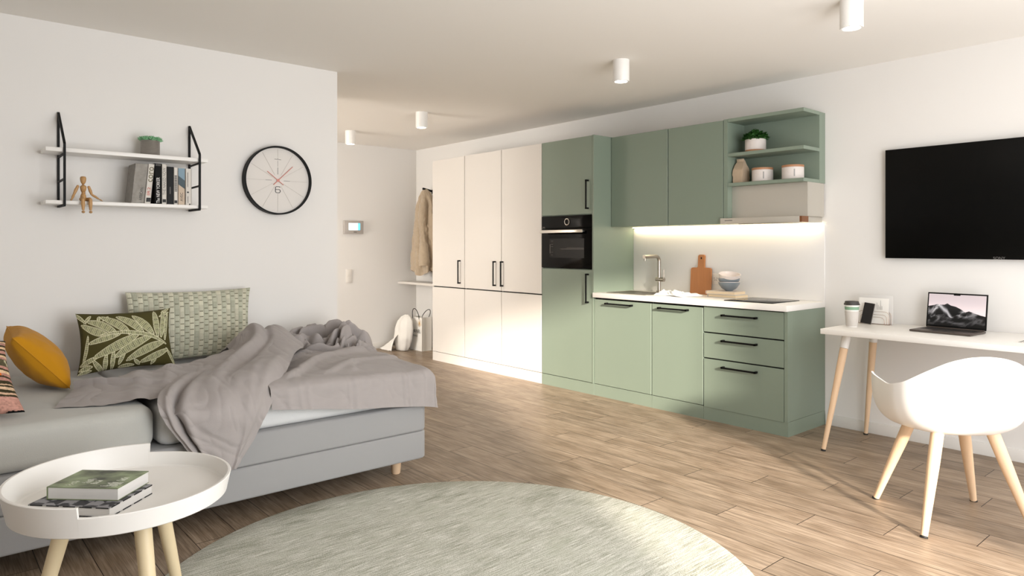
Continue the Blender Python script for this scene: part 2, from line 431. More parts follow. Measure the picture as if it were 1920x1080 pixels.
# green tall oven cabinet
t = thing('oven_cabinet', 'tall sage green cabinet holding the black oven', 'cabinet', (4.6, 4.33, 0))
y0, y1 = 4.02, 4.643
g = G().box(XF+.021, XW-.002, y0, y0+.018, .098, ZT).box(XF+.021, XW-.002, y1-.018, y1, .098, ZT)
g.box(XF+.021, XW-.002, y0+.018, y1-.018, ZT-.018, ZT).box(XF+.021, XW-.002, y0+.018, y1-.018, 1.522, 1.54)
g.box(XF+.021, XW-.002, y0+.018, y1-.018, 1.04, 1.058).box(XW-.02, XW-.002, y0+.018, y1-.018, .098, ZT)
obj('carcass', g, 'green', t)
for z0_, z1_ in ((.1, 1.05), (1.53, ZT-.003)): obj('gap_shade', G().box(XF+.0202, XF+.0209, y0+.001, y1-.001, z0_, z1_), 'dark', t)  # dark sheets added behind the fronts as shade in the door gaps
obj('side_panel', G().box(XF-.003, XW-.002, y0-.018, y0-.001, .098, ZT), 'green', t)
obj('plinth', G().box(XF+.002, XW-.002, y0-.018, y1, 0, .096), 'green', t)
d = panel('upper_door', y0, y1, 1.527, ZT, 'green', t); vhandle(4.067, 1.57, 1.82, d)
d = panel('lower_door', y0, y1, .098, 1.056, 'green', t); vhandle(4.067, .772, 1.022, d)
# oven
t = thing('oven', 'black built-in oven with chrome bar handle and round dial', 'oven', (4.6, 4.33, 1.06))
obj('oven_body', G().box(XF+.02, XW-.05, 4.045, 4.62, 1.062, 1.518), 'black', t)
cp = obj('control_panel', G().box(XF-.004, XF+.018, 4.024, 4.640, 1.415, 1.522, .002), 'glossblack', t)
dr = obj('oven_door', G().box(XF-.004, XF+.018, 4.024, 4.640, 1.062, 1.411, .002), 'glossblack', t)
g = G(); n = 40
rows = []
for i in range(n+1):
    a = 2*PI*i/n
    rows.append([(XF-.004-dx, 4.312+rr*math.cos(a), 1.468+rr*math.sin(a)) for rr, dx in ((.031, 0), (.031, .008), (.025, .010), (.022, .008), (.022, 0))])
obj('dial', g.grid(rows), 'chrome', t)
g = G().box(XF-.046, XF-.034, 4.095, 4.622, 1.371, 1.399, .004)
for y in (4.11, 4.59): g.box(XF-.036, XF-.004, y, y+.018, 1.378, 1.392)
obj('door_handle', g, 'chrome', t)
g = G().box(XF-.0052, XF-.004, 4.111, 4.54, 1.153, 1.322)
wd = obj('door_window', g, mat('oven_window', '#0d0b0a', .2, spec=.2), t)
g = G()
for z in (1.232, 1.24): g.box(XF-.0062, XF-.0054, 4.113, 4.41 if z < 1.235 else 4.32, z, z+.0014)
for k in range(22): g.box(XF-.0062, XF-.0054, 4.116+k*.013, 4.120+k*.013, 1.2265, 1.2325)
for z in (1.3, 1.27, 1.25, 1.2, 1.175): g.box(XF-.0062, XF-.0054, 4.49, 4.52, z, z+.0012)
g.box(XF-.0062, XF-.0054, 4.528, 4.531, 1.19, 1.27)
obj('oven_rack', g, mat('rack_grey', '#77706a', .4), wd)
print_marks('small_print', 'greyink', cp, lambda a, b_: [(XF-.0046, 4.63-.035*a, 1.422), (XF-.0046, 4.63-.035*b_, 1.422), (XF-.0046, 4.63-.035*b_, 1.429), (XF-.0046, 4.63-.035*a, 1.429)], 5)

# base cabinets
def base_unit(name, y0, y1, lab, hy=None):
    t = thing(name, lab, 'cabinet', (4.6, (y0+y1)/2, 0), 'green base cabinets')
    carcass(XF+.021, y0, y1, .098, .8245, 'green', t)
    obj('plinth', G().box(XF+.004, XW-.002, y0, y1, 0, .0965), 'green', t)
    obj('gap_shade', G().box(XF+.0202, XF+.0209, y0+.001, y1-.001, .1, .822), 'dark', t)  # added dark backing, puts shade into the gaps between fronts
    return t
t = base_unit('base_cabinet', 3.400, 4.000, 'sage green base cabinet with one door below the sink')
d = panel('door', 3.400, 4.000, .098, .812, 'green', t); hhandle(3.582, 3.857, .782, d)
t = base_unit('base_cabinet', 2.932, 3.398, 'narrow sage green base cabinet with one door, between sink cabinet and drawers')
d = panel('door', 2.932, 3.398, .098, .812, 'green', t); hhandle(3.054, 3.321, .782, d)
t = base_unit('drawer_cabinet', 2.287, 2.930, 'sage green base cabinet with three drawers below the hob')
for z0, z1, hz in ((.635, .820, .767), (.449, .631, .586), (.09, .445, .398)):
    d = panel('drawer', 2.312, 2.930, z0, z1, 'green', t); hhandle(2.501, 2.768, hz, d)
obj('end_panel', G().box(XF-.002, XF+.0205, 2.287, 2.310, .097, .8245), 'green', t)
o = obj('worktop', G().box(4.34, XW-.002, 2.285, 4.0005, .8255, .865, .002), 'white')
tag(o, 'long white worktop over the green base cabinets', 'worktop')
o = obj('splashback', G().box(XW-.014, XW-.001, 2.287, 4.0005, .8655, 1.405, .001), 'wall')
tag(o, 'smooth white splashback panel between worktop and upper cabinets', 'splashback')

# upper cabinets
XU = 4.575
for y0, y1, lab in ((3.405, 4.0, 'sage green upper cabinet touching the oven cabinet'), (2.902, 3.403, 'sage green upper cabinet next to the open shelf unit')):
    t = thing('upper_cabinet', lab, 'cabinet', (4.7, (y0+y1)/2, 1.42), 'green upper cabinets')
    carcass(XU+.021, y0, y1, 1.422, ZT, 'green', t); panel('door', y0, y1, 1.418, ZT-.002, 'green', t, x=XU)
    obj('gap_shade', G().box(XU+.0202, XU+.0209, y0+.001, y1-.001, 1.424, ZT-.004), 'dark', t)  # dark backing added to stand in for shade between the doors
t = thing('open_shelf_unit', 'sage green open shelf unit at the right end of the upper cabinets', 'shelf', (4.7, 2.58, 1.42))
obj('side_panel', G().box(XU-.002, XW-.002, 2.866, 2.899, 1.42, ZT), 'green', t)
obj('back_box', G().box(4.802, XW-.002, 2.287, 2.8655, 1.698, ZT-.0005), 'green', t)
for z0, z1 in ((2.172, 2.1965), (1.917, 1.941), (1.697, 1.721)):
    obj('shelf_board', G().box(XU, 4.8015, 2.287, 2.8655, z0, z1, .001, 1), 'green', t)
# hood
t = thing('range_hood', 'slim steel range hood under the open green shelves', 'hood', (4.7, 2.58, 1.42))
obj('hood_body', G().box(4.632, XW-.016, 2.288, 2.865, 1.462, 1.6965), 'hoodsteel', t)
fs = obj('front_strip', G().box(4.545, 4.875, 2.302, 2.864, 1.420, 1.4615, .002).box(4.545, 4.57, 2.864, 2.91, 1.420, 1.4615), 'hoodsteel', t)
obj('end_plate', G().box(4.547, 4.64, 2.286, 2.3015, 1.4205, 1.461), 'copper', t)
print_marks('small_print', 'greyink', fs, lambda a, b_: [(4.5446, 2.872-.062*a, 1.440), (4.5446, 2.872-.062*b_, 1.440), (4.5446, 2.872-.062*b_, 1.447), (4.5446, 2.872-.062*a, 1.447)], 7)
obj('filter', G().box(4.58, 4.74, 2.4, 2.78, 1.416, 1.4195), 'steel', t)
# LED strip
o = obj('led_strip', G().box(4.850, 4.872, 2.30, 2.86, 1.4135, 1.4195).box(4.850, 4.872, 2.86, 3.99, 1.4135, 1.4195), 'led'); tag(o, 'glowing warm led strip under the upper cabinets', 'light strip')
area('led_light', (4.855, 3.14, 1.41), (.12, 0, -1), 1.68, .012, .85, (1, .84, .58)).rotation_euler = (0, 0, R(90))

# sink
t = thing('sink', 'dark recessed sink basin in the left of the white worktop', 'sink', (4.62, 3.72, .86))
g = G()
x0, x1, ya, yb, zt = 4.43, 4.74, 3.50, 3.92, .8665
def rr(x0, x1, y0, y1, z, r, n=5):
    P = []
    for cx, cy, a0 in ((x1-r, y1-r, 0), (x0+r, y1-r, 90), (x0+r, y0+r, 180), (x1-r, y0+r, 270)):
        for k in range(n+1):
            a = R(a0 + 90*k/n); P.append((cx+r*math.cos(a), cy+r*math.sin(a), z))
    return P
g.grid([rr(x0-.012, x1+.012, ya-.012, yb+.012, .8655, .03), rr(x0-.011, x1+.011, ya-.011, yb+.011, .8685, .03), rr(x0-.004, x1+.004, ya-.004, yb+.004, .8685, .026), rr(x0, x1, ya, yb, .8665, .025)], True)
obj('rim', g, 'steel', t)
g = G().grid([rr(x0, x1, ya, yb, .8667, .025), rr(x0+.0005, x1-.0005, ya+.0005, yb-.0005, .8663, .025)], True)
g.b.faces.new(g.b.verts[-24:])
obj('basin', g, 'stainless_dark', t)
obj('drain', G().lathe((4.585, 3.71, .8664), [(0, .0008), (.022, .0008), (.03, .0004)], 24), 'steel', t)
# faucet
fx_, fy_ = 4.79, 3.655
t = thing('faucet', 'tall brushed steel kitchen faucet bent over the sink', 'faucet', (fx_, fy_, .865))
obj('base', G().lathe((fx_, fy_, .8655), [(0, 0), (.024, 0), (.024, .012), (.017, .016), (0, .016)], 28), 'steel', t)
P = [(fx_, fy_, .88), (fx_, fy_, 1.0), (fx_, fy_, 1.13)] + [(fx_-.04*(1-math.cos(a)), fy_, 1.13+.04*math.sin(a)) for a in (R(20), R(45), R(70), R(90))] + [(fx_-.20, fy_, 1.168)]
obj('spout', G().tube(P, .0155, 20), 'steel', t)
obj('nozzle', G().lathe((fx_-.188, fy_, 1.135), [(0, 0), (.009, 0), (.009, .02), (0, .02)], 16), 'steel', t)
g = G().tube([(fx_, fy_+.028, .975), (fx_, fy_-.052, .975)], .0185, 20)
g.tube([(fx_, fy_-.048, .985), (fx_, fy_-.048, 1.06)], .0065, 12)
obj('lever', g, 'steel', t)
# hob
t = thing('hob', 'black glass hob set in the right end of the worktop', 'hob', (4.63, 2.66, .865))
obj('glass_plate', G().box(4.42, 4.80, 2.43, 2.80, .8655, .8705, .001), 'glossblack', t)
for (x, y) in ((4.56, 2.72), (4.66, 2.5), (4.66, 2.6), (4.70, 2.56), (4.445, 2.55), (4.445, 2.62), (4.445, 2.69)):
    obj('touch_mark', G().lathe((x, y, .8706), [(0, .0004), (.0035, .0004), (.0035, 0)], 12), 'greyink', t)

# cutting board leaning on the splashback
t = thing('cutting_board', 'cherry wood cutting board with round handle leaning on the splashback', 'cutting board', (4.84, 3.285, .865))
def outline():
    w2, h, hw, H = .096, .215, .031, .32; P = []
    def arc(cx, cz, r, a0, a1, n=6):
        for k in range(n+1):
            a = R(a0+(a1-a0)*k/n); P.append((cx+r*math.cos(a), cz+r*math.sin(a)))
    arc(w2-.008, .008, .008, -90, 0); arc(w2-.02, h-.02, .02, 0, 90); arc(hw+.012, h+.012, .012, 270, 180)
    arc(hw-.016, H-.016, .016, 0, 90); arc(-hw+.016, H-.016, .016, 90, 180); arc(-hw-.012, h+.012, .012, 0, -90)
    arc(-w2+.02, h-.02, .02, 90, 180); arc(-w2+.008, .008, .008, 180, 270); return P
tilt = .032
P = [V((4.838 + z*tilt/.32*.7, 3.285 - y, .8662 + z)) for y, z in outline()]
bo = obj('board', G().prism(P, (.014, 0, 0)), 'boardwood', t)
g = G(); g.prism([V((4.838+.29*tilt/.32*.7-.0006, 3.285-.006*math.cos(a), .8662+.292+.009*math.sin(a))) for a in [2*PI*k/16 for k in range(16)]], (.0004, 0, 0))
obj('hang_hole', g, 'dark', bo)
# outlet
t = thing('wall_socket', 'double white wall socket beside the cutting board', 'socket', (XW-.015, 3.16, .99))
pl = obj('cover_plate', G().box(XW-.021, XW-.0145, 3.118, 3.200, .952, 1.036, .002), 'switch', t)
g = G()
for y, z in ((3.172, 1.0), (3.146, 1.0), (3.165, .985), (3.152, .985)): g.prism([V((XW-.0218, y+.0035*math.cos(a), z+.0035*math.sin(a))) for a in [2*PI*k/10 for k in range(10)]], (.0005, 0, 0))
obj('pin_holes', g, 'greyink', pl)
# books on the worktop
def lying_book(name, m4, sx, sy, h, cover, lab, cat='book', group=None, pages='pages', cov_t=.0025):
    loc = m4.translation; t = thing(name, lab, cat, loc, group)
    ar = lambda dz: m4 @ Matrix.Translation((0, 0, dz))
    g = G().obox(ar(cov_t/2), sx, sy, cov_t, .0006, 1).obox(ar(h-cov_t/2), sx, sy, cov_t, .0006, 1)
    g.obox(m4 @ Matrix.Translation((sx/2-cov_t/2, 0, h/2)), cov_t, sy, h, .0006, 1)
    c_ = obj('cover', g, cover, t)
    obj('pages', G().obox(m4 @ Matrix.Translation((-.001-.001, 0, h/2)), sx-.008, sy-.006, h-2*cov_t), pages, t)
    return t, c_
mb = lambda x, y, z, a: Matrix.Translation((x, y, z)) @ Matrix.Rotation(R(a), 4, 'Z')
bk1, c1 = lying_book('book', mb(4.73, 2.965, .8655, 90-3), .25, .165, .024, mat('blue_grey_cover', '#c9c7c6', .6), 'pale grey book at the bottom of the stack on the worktop', group='books under the bowls', pages=mat('cream_pages', '#e6d1ae', .8))
bk2, c2 = lying_book('book', mb(4.725, 2.98, .8898, 90+1), .245, .16, .024, mat('beige_cover', '#d5c7bb', .6), 'pale beige book on top of the worktop stack, under the bowls', group='books under the bowls', pages=mat('cream_pages_top', '#e8d3b2', .8))
# bowls
bprof = [(0, 0), (.028, 0), (.030, .004), (.055, .018), (.078, .048), (.083, .066), (.079, .066), (.072, .046), (.05, .022), (0, .012)]
bx_, by_ = 4.735, 2.955
z0 = .9145
for k, (m_, dz, lab, tx) in enumerate((('ceramicgrey', 0, 'grey bowl at the bottom of the stack of three', 0), ('ceramicgrey', .030, 'grey bowl in the middle of the stack of three', 0), ('ceramicwhite', .062, 'pinkish white bowl tilted on top of the stack', 13))):
    g = G().lathe((0, 0, 0), [(r*.98, z*1.05) for r, z in bprof], 40)
    g.xf(Matrix.Translation((bx_, by_, z0+dz)) @ Matrix.Rotation(R(tx), 4, V((.758, -.652, 0))))
    bt = thing('bowl', lab, 'bowl', (bx_, by_, z0+dz), 'stacked bowls')
    obj('bowl_body', g, m_, bt)
    if k < 2:
        g = G(); g.lathe((bx_, by_, z0+dz), [(.0818, .0675), (.0815, .0705), (.0775, .0705), (.0770, .0675)], 40); obj('bowl_rim', g, 'ceramicwhite', bt)
# towel
def cloth_patch(fn, nu, nv, m, name, parent=None, thick=.004):
    g = G(); g.grid([[fn(i/(nu-1), j/(nv-1)) for i in range(nu)] for j in range(nv)])
    bmesh.ops.recalc_face_normals(g.b, faces=g.b.faces[:])
    bmesh.ops.solidify(g.b, geom=g.b.faces[:], thickness=thick)
    return obj(name, g, m, parent, smooth=80)
def tow(u, v):
    x = 4.47 + .20*v + .03*math.sin(5*u+v*2); y = 3.46 - .30*u + .03*math.sin(v*6)
    f = abs(math.sin(9*v + 3*u + noise.noise(V((u*4, v*4, 0)))*4))
    e = min(u, 1-u, v, 1-v)*6; e = min(1, max(.0, e))
    z = .8715 + e*(.012 + .022*f + .012*noise.noise(V((u*9, v*9, 3)))) * (1-.45*u)
    return V((x, y, z))
tm = mat('tea_towel_cloth', '#e4e6e6', .9, bump=.4, bscale=300)
o = cloth_patch(tow, 60, 50, tm, 'dish_towel'); tag(o, 'crumpled white and grey dish towel beside the sink', 'towel')

# canisters, bag, plant on open shelf
def canister(y, lab, x=4.675):
    t = thing('canister', lab, 'canister', (x, y, 1.7215), 'white canisters')
    c = (x, y, 1.7215); r = .073
    obj('jar', G().lathe(c, [(0, 0), (r-.003, 0), (r, .004), (r, .084), (0, .084)], 44), 'ceramic', t)
    obj('lid', G().lathe(c, [(0, .0845), (r+.001, .0845), (r+.001, .098), (r-.001, .1), (0, .1)], 44), 'lidwood', t)
    a = R(215); obj('label_slot', G().obox(Matrix.Translation((x+math.cos(a)*r, y+math.sin(a)*r, 1.765)) @ Matrix.Rotation(a, 4, 'Z'), .002, .008, .05, .0008), mat('slot_grey', '#9c9895', .5), t)
canister(2.645, 'white canister with wooden lid beside the paper bag'); canister(2.415, 'white canister with wooden lid at the right end of the shelf')
t = thing('paper_bag', 'crumpled beige paper bag with folded top on the lower shelf', 'bag', (4.68, 2.822, 1.7215))
g = G()
rows = []
for k in range(15):
    f = k/14; z = f*.175
    hw = .036 + .004*math.sin(f*4); hd = .05*(1-max(0, f-.55)/.45*.93)
    top = max(0, f-.7)/.3
    hw *= 1-.25*top
    rows.append([V((4.672 + sx*hd + .004*noise.noise(V((sx*2, sy*2, f*6))), 2.815 + sy*hw + .005*noise.noise(V((sx*3+5, sy*2, f*7))), 1.7218+z)) for sx, sy in ((-1, -1), (-1, -.4), (-1, .3), (-1, 1), (0, 1), (1, 1), (1, 0), (1, -1), (0, -1))])
g.grid(rows, True); g.b.faces.new(g.b.verts[:9])
g.b.verts.ensure_lookup_table(); g.b.faces.new([v for v in g.b.verts][-9:])
obj('bag_body', g, 'kraft', t, smooth=50)
obj('folded_top', G().obox(Matrix.Translation((4.664, 2.815, 1.893)) @ Matrix.Rotation(R(-8), 4, 'Y'), .014, .055, .022, .003), 'kraft', t)
def foliage(c, rad, h, n, size, seed, flat=.5):
    rnd = random.Random(seed); g = G()
    for i in range(n):
        a = rnd.uniform(0, 2*PI); rr_ = rad*math.sqrt(rnd.random()); zz = h*(1-(rr_/rad)**2*.6)*rnd.uniform(.25, 1)
        p = V((c[0]+rr_*math.cos(a), c[1]+rr_*math.sin(a), c[2]+zz))
        d = V((math.cos(a)*rr_/rad+rnd.uniform(-.5, .5), math.sin(a)*rr_/rad+rnd.uniform(-.5, .5), rnd.uniform(.1, 1))).normalized()
        s = d.cross(V((0, 0, 1))).normalized()*size*.4; nrm = s.cross(d).normalized()
        L_ = size*rnd.uniform(.7, 1.2)
        q = [p, p+d*L_*.3+s, p+d*L_*.7+s*.85-nrm*L_*.08, p+d*L_-nrm*L_*.15, p+d*L_*.7-s*.85-nrm*L_*.08, p+d*L_*.3-s]
        mid = g.b.verts.new(p+d*L_*.5+nrm*L_*.12)
        vs = [g.b.verts.new(x) for x in q]
        for k in range(6): g.b.faces.new((vs[k], vs[(k+1) % 6], mid))
    return g
t = thing('potted_plant', 'bushy green plant in a white pot with copper base on the green shelf', 'plant', (4.675, 2.70, 1.9415))
c = (4.675, 2.70, 1.9415)
obj('pot', G().lathe(c, [(.0705, .014), (.073, .016), (.073, .092), (.067, .092), (.067, .075), (0, .075)], 44), 'ceramic', t)
obj('pot_base', G().lathe(c, [(0, 0), (.071, 0), (.0725, .003), (.0725, .0155), (0, .0155)], 44), 'lidwood', t)
obj('soil', G().lathe(c, [(0, .082), (.066, .078)], 30), 'soil', t)
lf = obj('leaves', foliage((4.675, 2.70, 2.018), .075, .075, 420, .03, 3), 'leaf', t, smooth=None, fix=False)

# ------------------------------------------------------------------ TV
t = thing('television', 'large black flat television hanging on the right wall', 'television', (4.86, 1.24, 1.18))
obj('cabinet_back', G().box(4.858, XW-.001, .72, 1.76, 1.24, 1.82), 'black', t)
obj('screen', G().box(4.84, 4.8575, .615, 1.868, 1.178, 1.885, .002), 'tvblack', t)
text('SONY', 'greyink', t, (4.8395, 1.235, 1.186), (0, -1, 0), (0, 0, 1), .06)

# ------------------------------------------------------------------ desk
t = thing('desk', 'white desk with splayed beech legs against the right wall', 'desk', (4.53, 1.3, 0))
obj('tabletop', G().box(4.235, 4.865, .58, 2.012, .718, .75, .002), 'white', t)
for sx, sy, tx, ty, fx2, fy2 in ((0, 0, 4.36, 1.905, 4.245, 1.998), (0, 0, 4.76, 1.905, 4.825, 1.985), (0, 0, 4.36, .68, 4.25, .6), (0, 0, 4.76, .68, 4.825, .6)):
    T0 = V((tx, ty, .7175)); F = V((fx2, fy2, 0.0)); D = F-T0
    pt = lambda f: T0 + D*f
    lg = obj('leg', G().tube([pt(.122), pt(.3), pt(.985)], [.0235, .022, .0125], 20), 'wood', t)
    obj('leg_socket', G().tube([pt(0.001), pt(.12)], [.026, .0245], 20), 'white', lg)
    obj('foot_pad', G().tube([pt(.986), pt(1)], [.013, .015], 16), 'rubber', lg)
# cup
cx_, cy_ = 4.475, 1.925
t = thing('paper_cup', 'paper coffee cup with dark lid and green band on the desk', 'cup', (cx_, cy_, .75)); c = (cx_, cy_, .7505)
pr_ = lambda z: .0305 + .0115*z/.14
obj('cup_body', G().lathe(c, [(0, 0), (pr_(0)-.001, 0), (pr_(0), .002), (pr_(.14), .14), (0, .14)], 36), 'white', t)
obj('sleeve', G().lathe(c, [(pr_(.008)+.001, .006), (pr_(.008)+.0025, .008), (pr_(.1)+.0025, .098), (pr_(.1)+.001, .1)], 36), 'cupgrey', t)
obj('green_band', G().lathe(c, [(pr_(.108)+.0008, .108), (pr_(.128)+.0008, .127)], 36), 'cupgreen', t)
obj('lid', G().lathe(c, [(.0455, .138), (.0465, .141), (.0455, .146), (.0425, .148), (.040, .158), (.038, .161), (.035, .159), (0, .157)], 36), 'lid', t)
# rack with cards and phone
t = thing('letter_rack', 'brass wire letter rack behind the phone on the desk', 'rack', (4.74, 1.9, .75))
def arch(y0, y1, h, x, rc=.03):
    P = [(x, y0, .7515), (x, y0, .7515+h-rc)]
    P += [(x, y0+(rc*(1-math.cos(a)) if y1 > y0 else -rc*(1-math.cos(a))), .7515+h-rc+rc*math.sin(a)) for a in (R(30), R(60), R(90))]
    P += [(x, y1-(rc*(1-math.cos(a)) if y1 > y0 else -rc*(1-math.cos(a))), .7515+h-rc+rc*math.sin(a)) for a in (R(90), R(60), R(30))]
    P += [(x, y1, .7515)]; return P
g = G()
for xx in (4.735, 4.765):
    for a, h in ((.096, .082), (.082, .062), (.068, .045)): g.tube(arch(1.900-a, 1.900+a, h, xx, .025), .0013, 6)
g.tube([(4.735, 1.80, .752), (4.735, 2.0, .752)], .0015, 6); g.tube([(4.765, 1.80, .752), (4.765, 2.0, .752)], .0015, 6)
for y in (1.82, 1.98): g.tube([(4.735, y, .752), (4.765, y, .752)], .0015, 6)
obj('wire_frame', g, 'rackwire', t)
o = obj('card', G().box(4.772, 4.775, 1.795, 2.005, .7505, .935, .0008), 'acrylic'); tag(o, 'frosted square card standing at the back of the wire rack', 'card')
o = thing('card', 'white printed card standing in the wire rack', 'card', (4.75, 1.9, .752))
obj('card_sheet', G().obox(Matrix.Translation((4.752, 1.905, .836)) @ Matrix.Rotation(R(3), 4, 'Y'), .002, .185, .165), 'paper', o)
g = G()
for k, (y, h) in enumerate(((1.874, .03), (1.882, .045), (1.866, .02), (1.860, .06), (1.852, .025))): g.box(4.7485, 4.7493, y, y+.0012, .845, .845+h)
obj('print', g, 'greyink', o)
t = thing('phone', 'black phone leaning upright in the wire rack', 'phone', (4.71, 1.92, .75))
m_ = Matrix.Translation((4.712, 1.925, .82)) @ Matrix.Rotation(R(6), 4, 'X') @ Matrix.Rotation(R(14), 4, 'Y')
obj('phone_body', G().obox(m_, .008, .068, .138, .0035), mat('phone_edge', '#8d8782', .3, metal=.7), t)
obj('phone_screen', G().obox(m_ @ Matrix.Translation((-.0041, 0, 0)), .0008, .064, .134, .0003, 1), 'phone', t)
# laptop
t = thing('laptop', 'open dark grey laptop showing a snowy mountain on the desk', 'laptop', (4.56, 1.41, .75))
lm = Matrix.Translation((4.725, 1.43, .7508)) @ Matrix.Rotation(R(-3.5), 4, 'Z')
W_ = .325; D_ = .225
ob_ = obj('base', G().obox(lm @ Matrix.Translation((-D_/2, 0, .006)), D_, W_, .011, .003, 2), 'slate', t)
obj('keyboard', G().obox(lm @ Matrix.Translation((-.075, 0, .0118)), .105, .28, .0009), mat('key_black', '#120f0e', .6), ob_)
obj('trackpad', G().obox(lm @ Matrix.Translation((-.175, 0, .0118)), .07, .12, .0006), mat('pad_grey', '#4d4541', .35, metal=.5), ob_)
sm = lm @ Matrix.Translation((0.002, 0, .013)) @ Matrix.Rotation(R(9), 4, 'Y')
H_ = .212
sc_ = obj('screen_lid', G().obox(sm @ Matrix.Translation((.003, 0, H_/2)), .006, W_, H_, .0028, 2), 'black', t)
obj('hinge', G().obox(lm @ Matrix.Translation((-.003, 0, .013)), .012, W_*.95, .007, .002), 'slate', t)
nu, nv = 260, 160
U, Vv = np.meshgrid(np.linspace(0, 1, nu), np.linspace(0, 1, nv))
rng = np.random.RandomState(5)
def fbm1(x, seed, o=6):
    r = np.random.RandomState(seed); y = 0
    for k in range(o):
        fq = 4*2**k; tab = r.rand(fq+3)-.5; p = x*fq; i = np.clip(p.astype(int), 0, fq); f = p-i
        y = y + (tab[i]*(1-f)+tab[i+1]*f)/2**k
    return y
def fbm2(x, y, seed, fx=4, fy=4, o=5, ridge=False):
    r = np.random.RandomState(seed); out = 0
    for k in range(o):
        a, b_ = int(fx*2**k), int(fy*2**k); tab = r.rand(b_+3, a+3)-.5
        px, py = np.clip(x, 0, 1)*a, np.clip(y, 0, 1)*b_; i = np.clip(px.astype(int), 0, a); j = np.clip(py.astype(int), 0, b_); f = px-i; q = py-j
        f = f*f*(3-2*f); q = q*q*(3-2*q)
        n = (tab[j, i]*(1-f)+tab[j, i+1]*f)*(1-q)+(tab[j+1, i]*(1-f)+tab[j+1, i+1]*f)*q
        out = out + (1-abs(n)*4 if ridge else n*2)/2**k
    return out
prof_x = [0, .08, .16, .22, .28, .34, .40, .50, .58, .66, .72, .76, .84, .92, 1]
prof_y = [.60, .63, .67, .655, .66, .715, .655, .62, .55, .46, .50, .48, .43, .385, .36]
ridge = np.interp(U, prof_x, prof_y) + .018*fbm1(U, 3)
sky = lin('#b9adb0')*(1-Vv[..., None]*0)*(1.12-.22*Vv[..., None]) + np.array([.12, .10, .09])*np.exp(-((Vv-.45)/.22)**2)[..., None]
depth = (ridge-Vv)
rg = fbm2(np.clip(U*.9+depth*.35, 0, 1), np.clip(Vv, 0, 1), 9, 8, 5, 5, True)
light = np.clip(.015+.34*np.clip(rg, 0, 2)**2.2, .003, .8)*np.exp(-np.clip(depth, 0, 1)*4.5)*np.interp(U, [0, .1, .2, .5, .7, 1], [.45, .8, 1, .8, .3, .18])
snow = np.exp(-((U-(.20+depth*.55))/.035)**2)*.35*(depth > .02)*(depth < .38)
mcol = np.stack([light+snow*.9, light*.97+snow*.88, light*1.0+snow*.92], -1)*1.1
cols = np.where((Vv < ridge)[..., None], np.clip(mcol, .004, 1), sky)
P3 = np.zeros((nv, nu, 3)); sw, sh = W_-.016, H_-.022
for j in range(nv):
    for i in (0,):
        a = sm @ V((-.0006, sw/2, .013+sh*j/(nv-1))); b2 = sm @ V((-.0006, -sw/2, .013+sh*j/(nv-1)))
        P3[j] = np.array(a)[None]*(1-np.linspace(0, 1, nu))[:, None] + np.array(b2)[None]*np.linspace(0, 1, nu)[:, None]
color_grid(P3, cols, M['painted_screen'], 'display', sc_)
obj('camera_notch', G().obox(sm @ Matrix.Translation((-.0009, 0, H_-.0115)), .0006, .036, .006), 'black', sc_)
# print at the desk edge
t = thing('card', 'small white card with black print at the right end of the desk', 'card', (4.50, .98, .75))
obj('card_sheet', G().box(4.40, 4.56, .90, 1.06, .7502, .7512), 'paper', t)
g = G()
for k in range(5):
    for q in range(6): g.box(4.425+k*.028, 4.425+k*.028+.012, 1.045-q*.022, 1.045-q*.022-.015, .7513, .7516)
obj('print', g, 'ink', t)

# ------------------------------------------------------------------ chair
CH = V((3.64, 1.12, 0)); rot = Matrix.Translation(CH) @ Matrix.Rotation(R(45), 4, 'Z')
t = thing('armchair', 'white plastic shell armchair with beech legs at the desk', 'chair', CH)
def hrim(th):   # th in degrees, 0 = front
    a = abs(((th+180) % 360)-180)
    xs = [0, 36, 40, 45, 54, 75, 95, 115, 135, 150, 165, 180]; zs = [.437, .447, .50, .628, .648, .634, .622, .652, .718, .762, .784, .790]
    return float(np.interp(a, xs, zs))
hs_ = [hrim(i*2.5) for i in range(144)]
for _ in range(5): hs_ = [(hs_[i-1]+2*hs_[i]+hs_[(i+1) % 144])/4 for i in range(144)]
def rimxy(th):
    c, s_ = math.cos(th), math.sin(th); n = 4.2 if c > .3 else 2.35
    if abs(c) <= .3: n = 2.35 + 1.85*(c+.3)/.6
    r = (abs(c/.27)**n + abs(s_/.295)**n)**(-1/n)
    return r*c + (-.01), r*s_
g = G(); rows = []; nt_ = 18
for k in range(nt_+1):
    f = k/nt_; ring = []
    for i in range(144):
        th = R(i*2.5); X, Y = rimxy(th); a = f*PI/2
        gg = math.sin(a)**(.30 if math.cos(th) > .3 else .48-.18*max(0, (math.cos(th)+.3)/.6)); h = hs_[i]; zb = .412
        kk = 1-max(0, math.cos(a))**.72
        flare = 1 - .06*(1-f)*0
        ring.append(rot @ V((X*gg, Y*gg, zb + (h-zb)*kk)))
    if k == 0: ring = [rot @ V((X_, Y_, .412)) for X_, Y_ in [(.004*math.cos(R(i*2.5)), .004*math.sin(R(i*2.5))) for i in range(144)]]
    rows.append(ring)
g.grid(rows, True); g.b.faces.new(g.b.verts[:144])
bmesh.ops.recalc_face_normals(g.b, faces=g.b.faces[:])
bmesh.ops.solidify(g.b, geom=g.b.faces[:], thickness=.007)
obj('seat_shell', g, 'plastic', t, smooth=60)
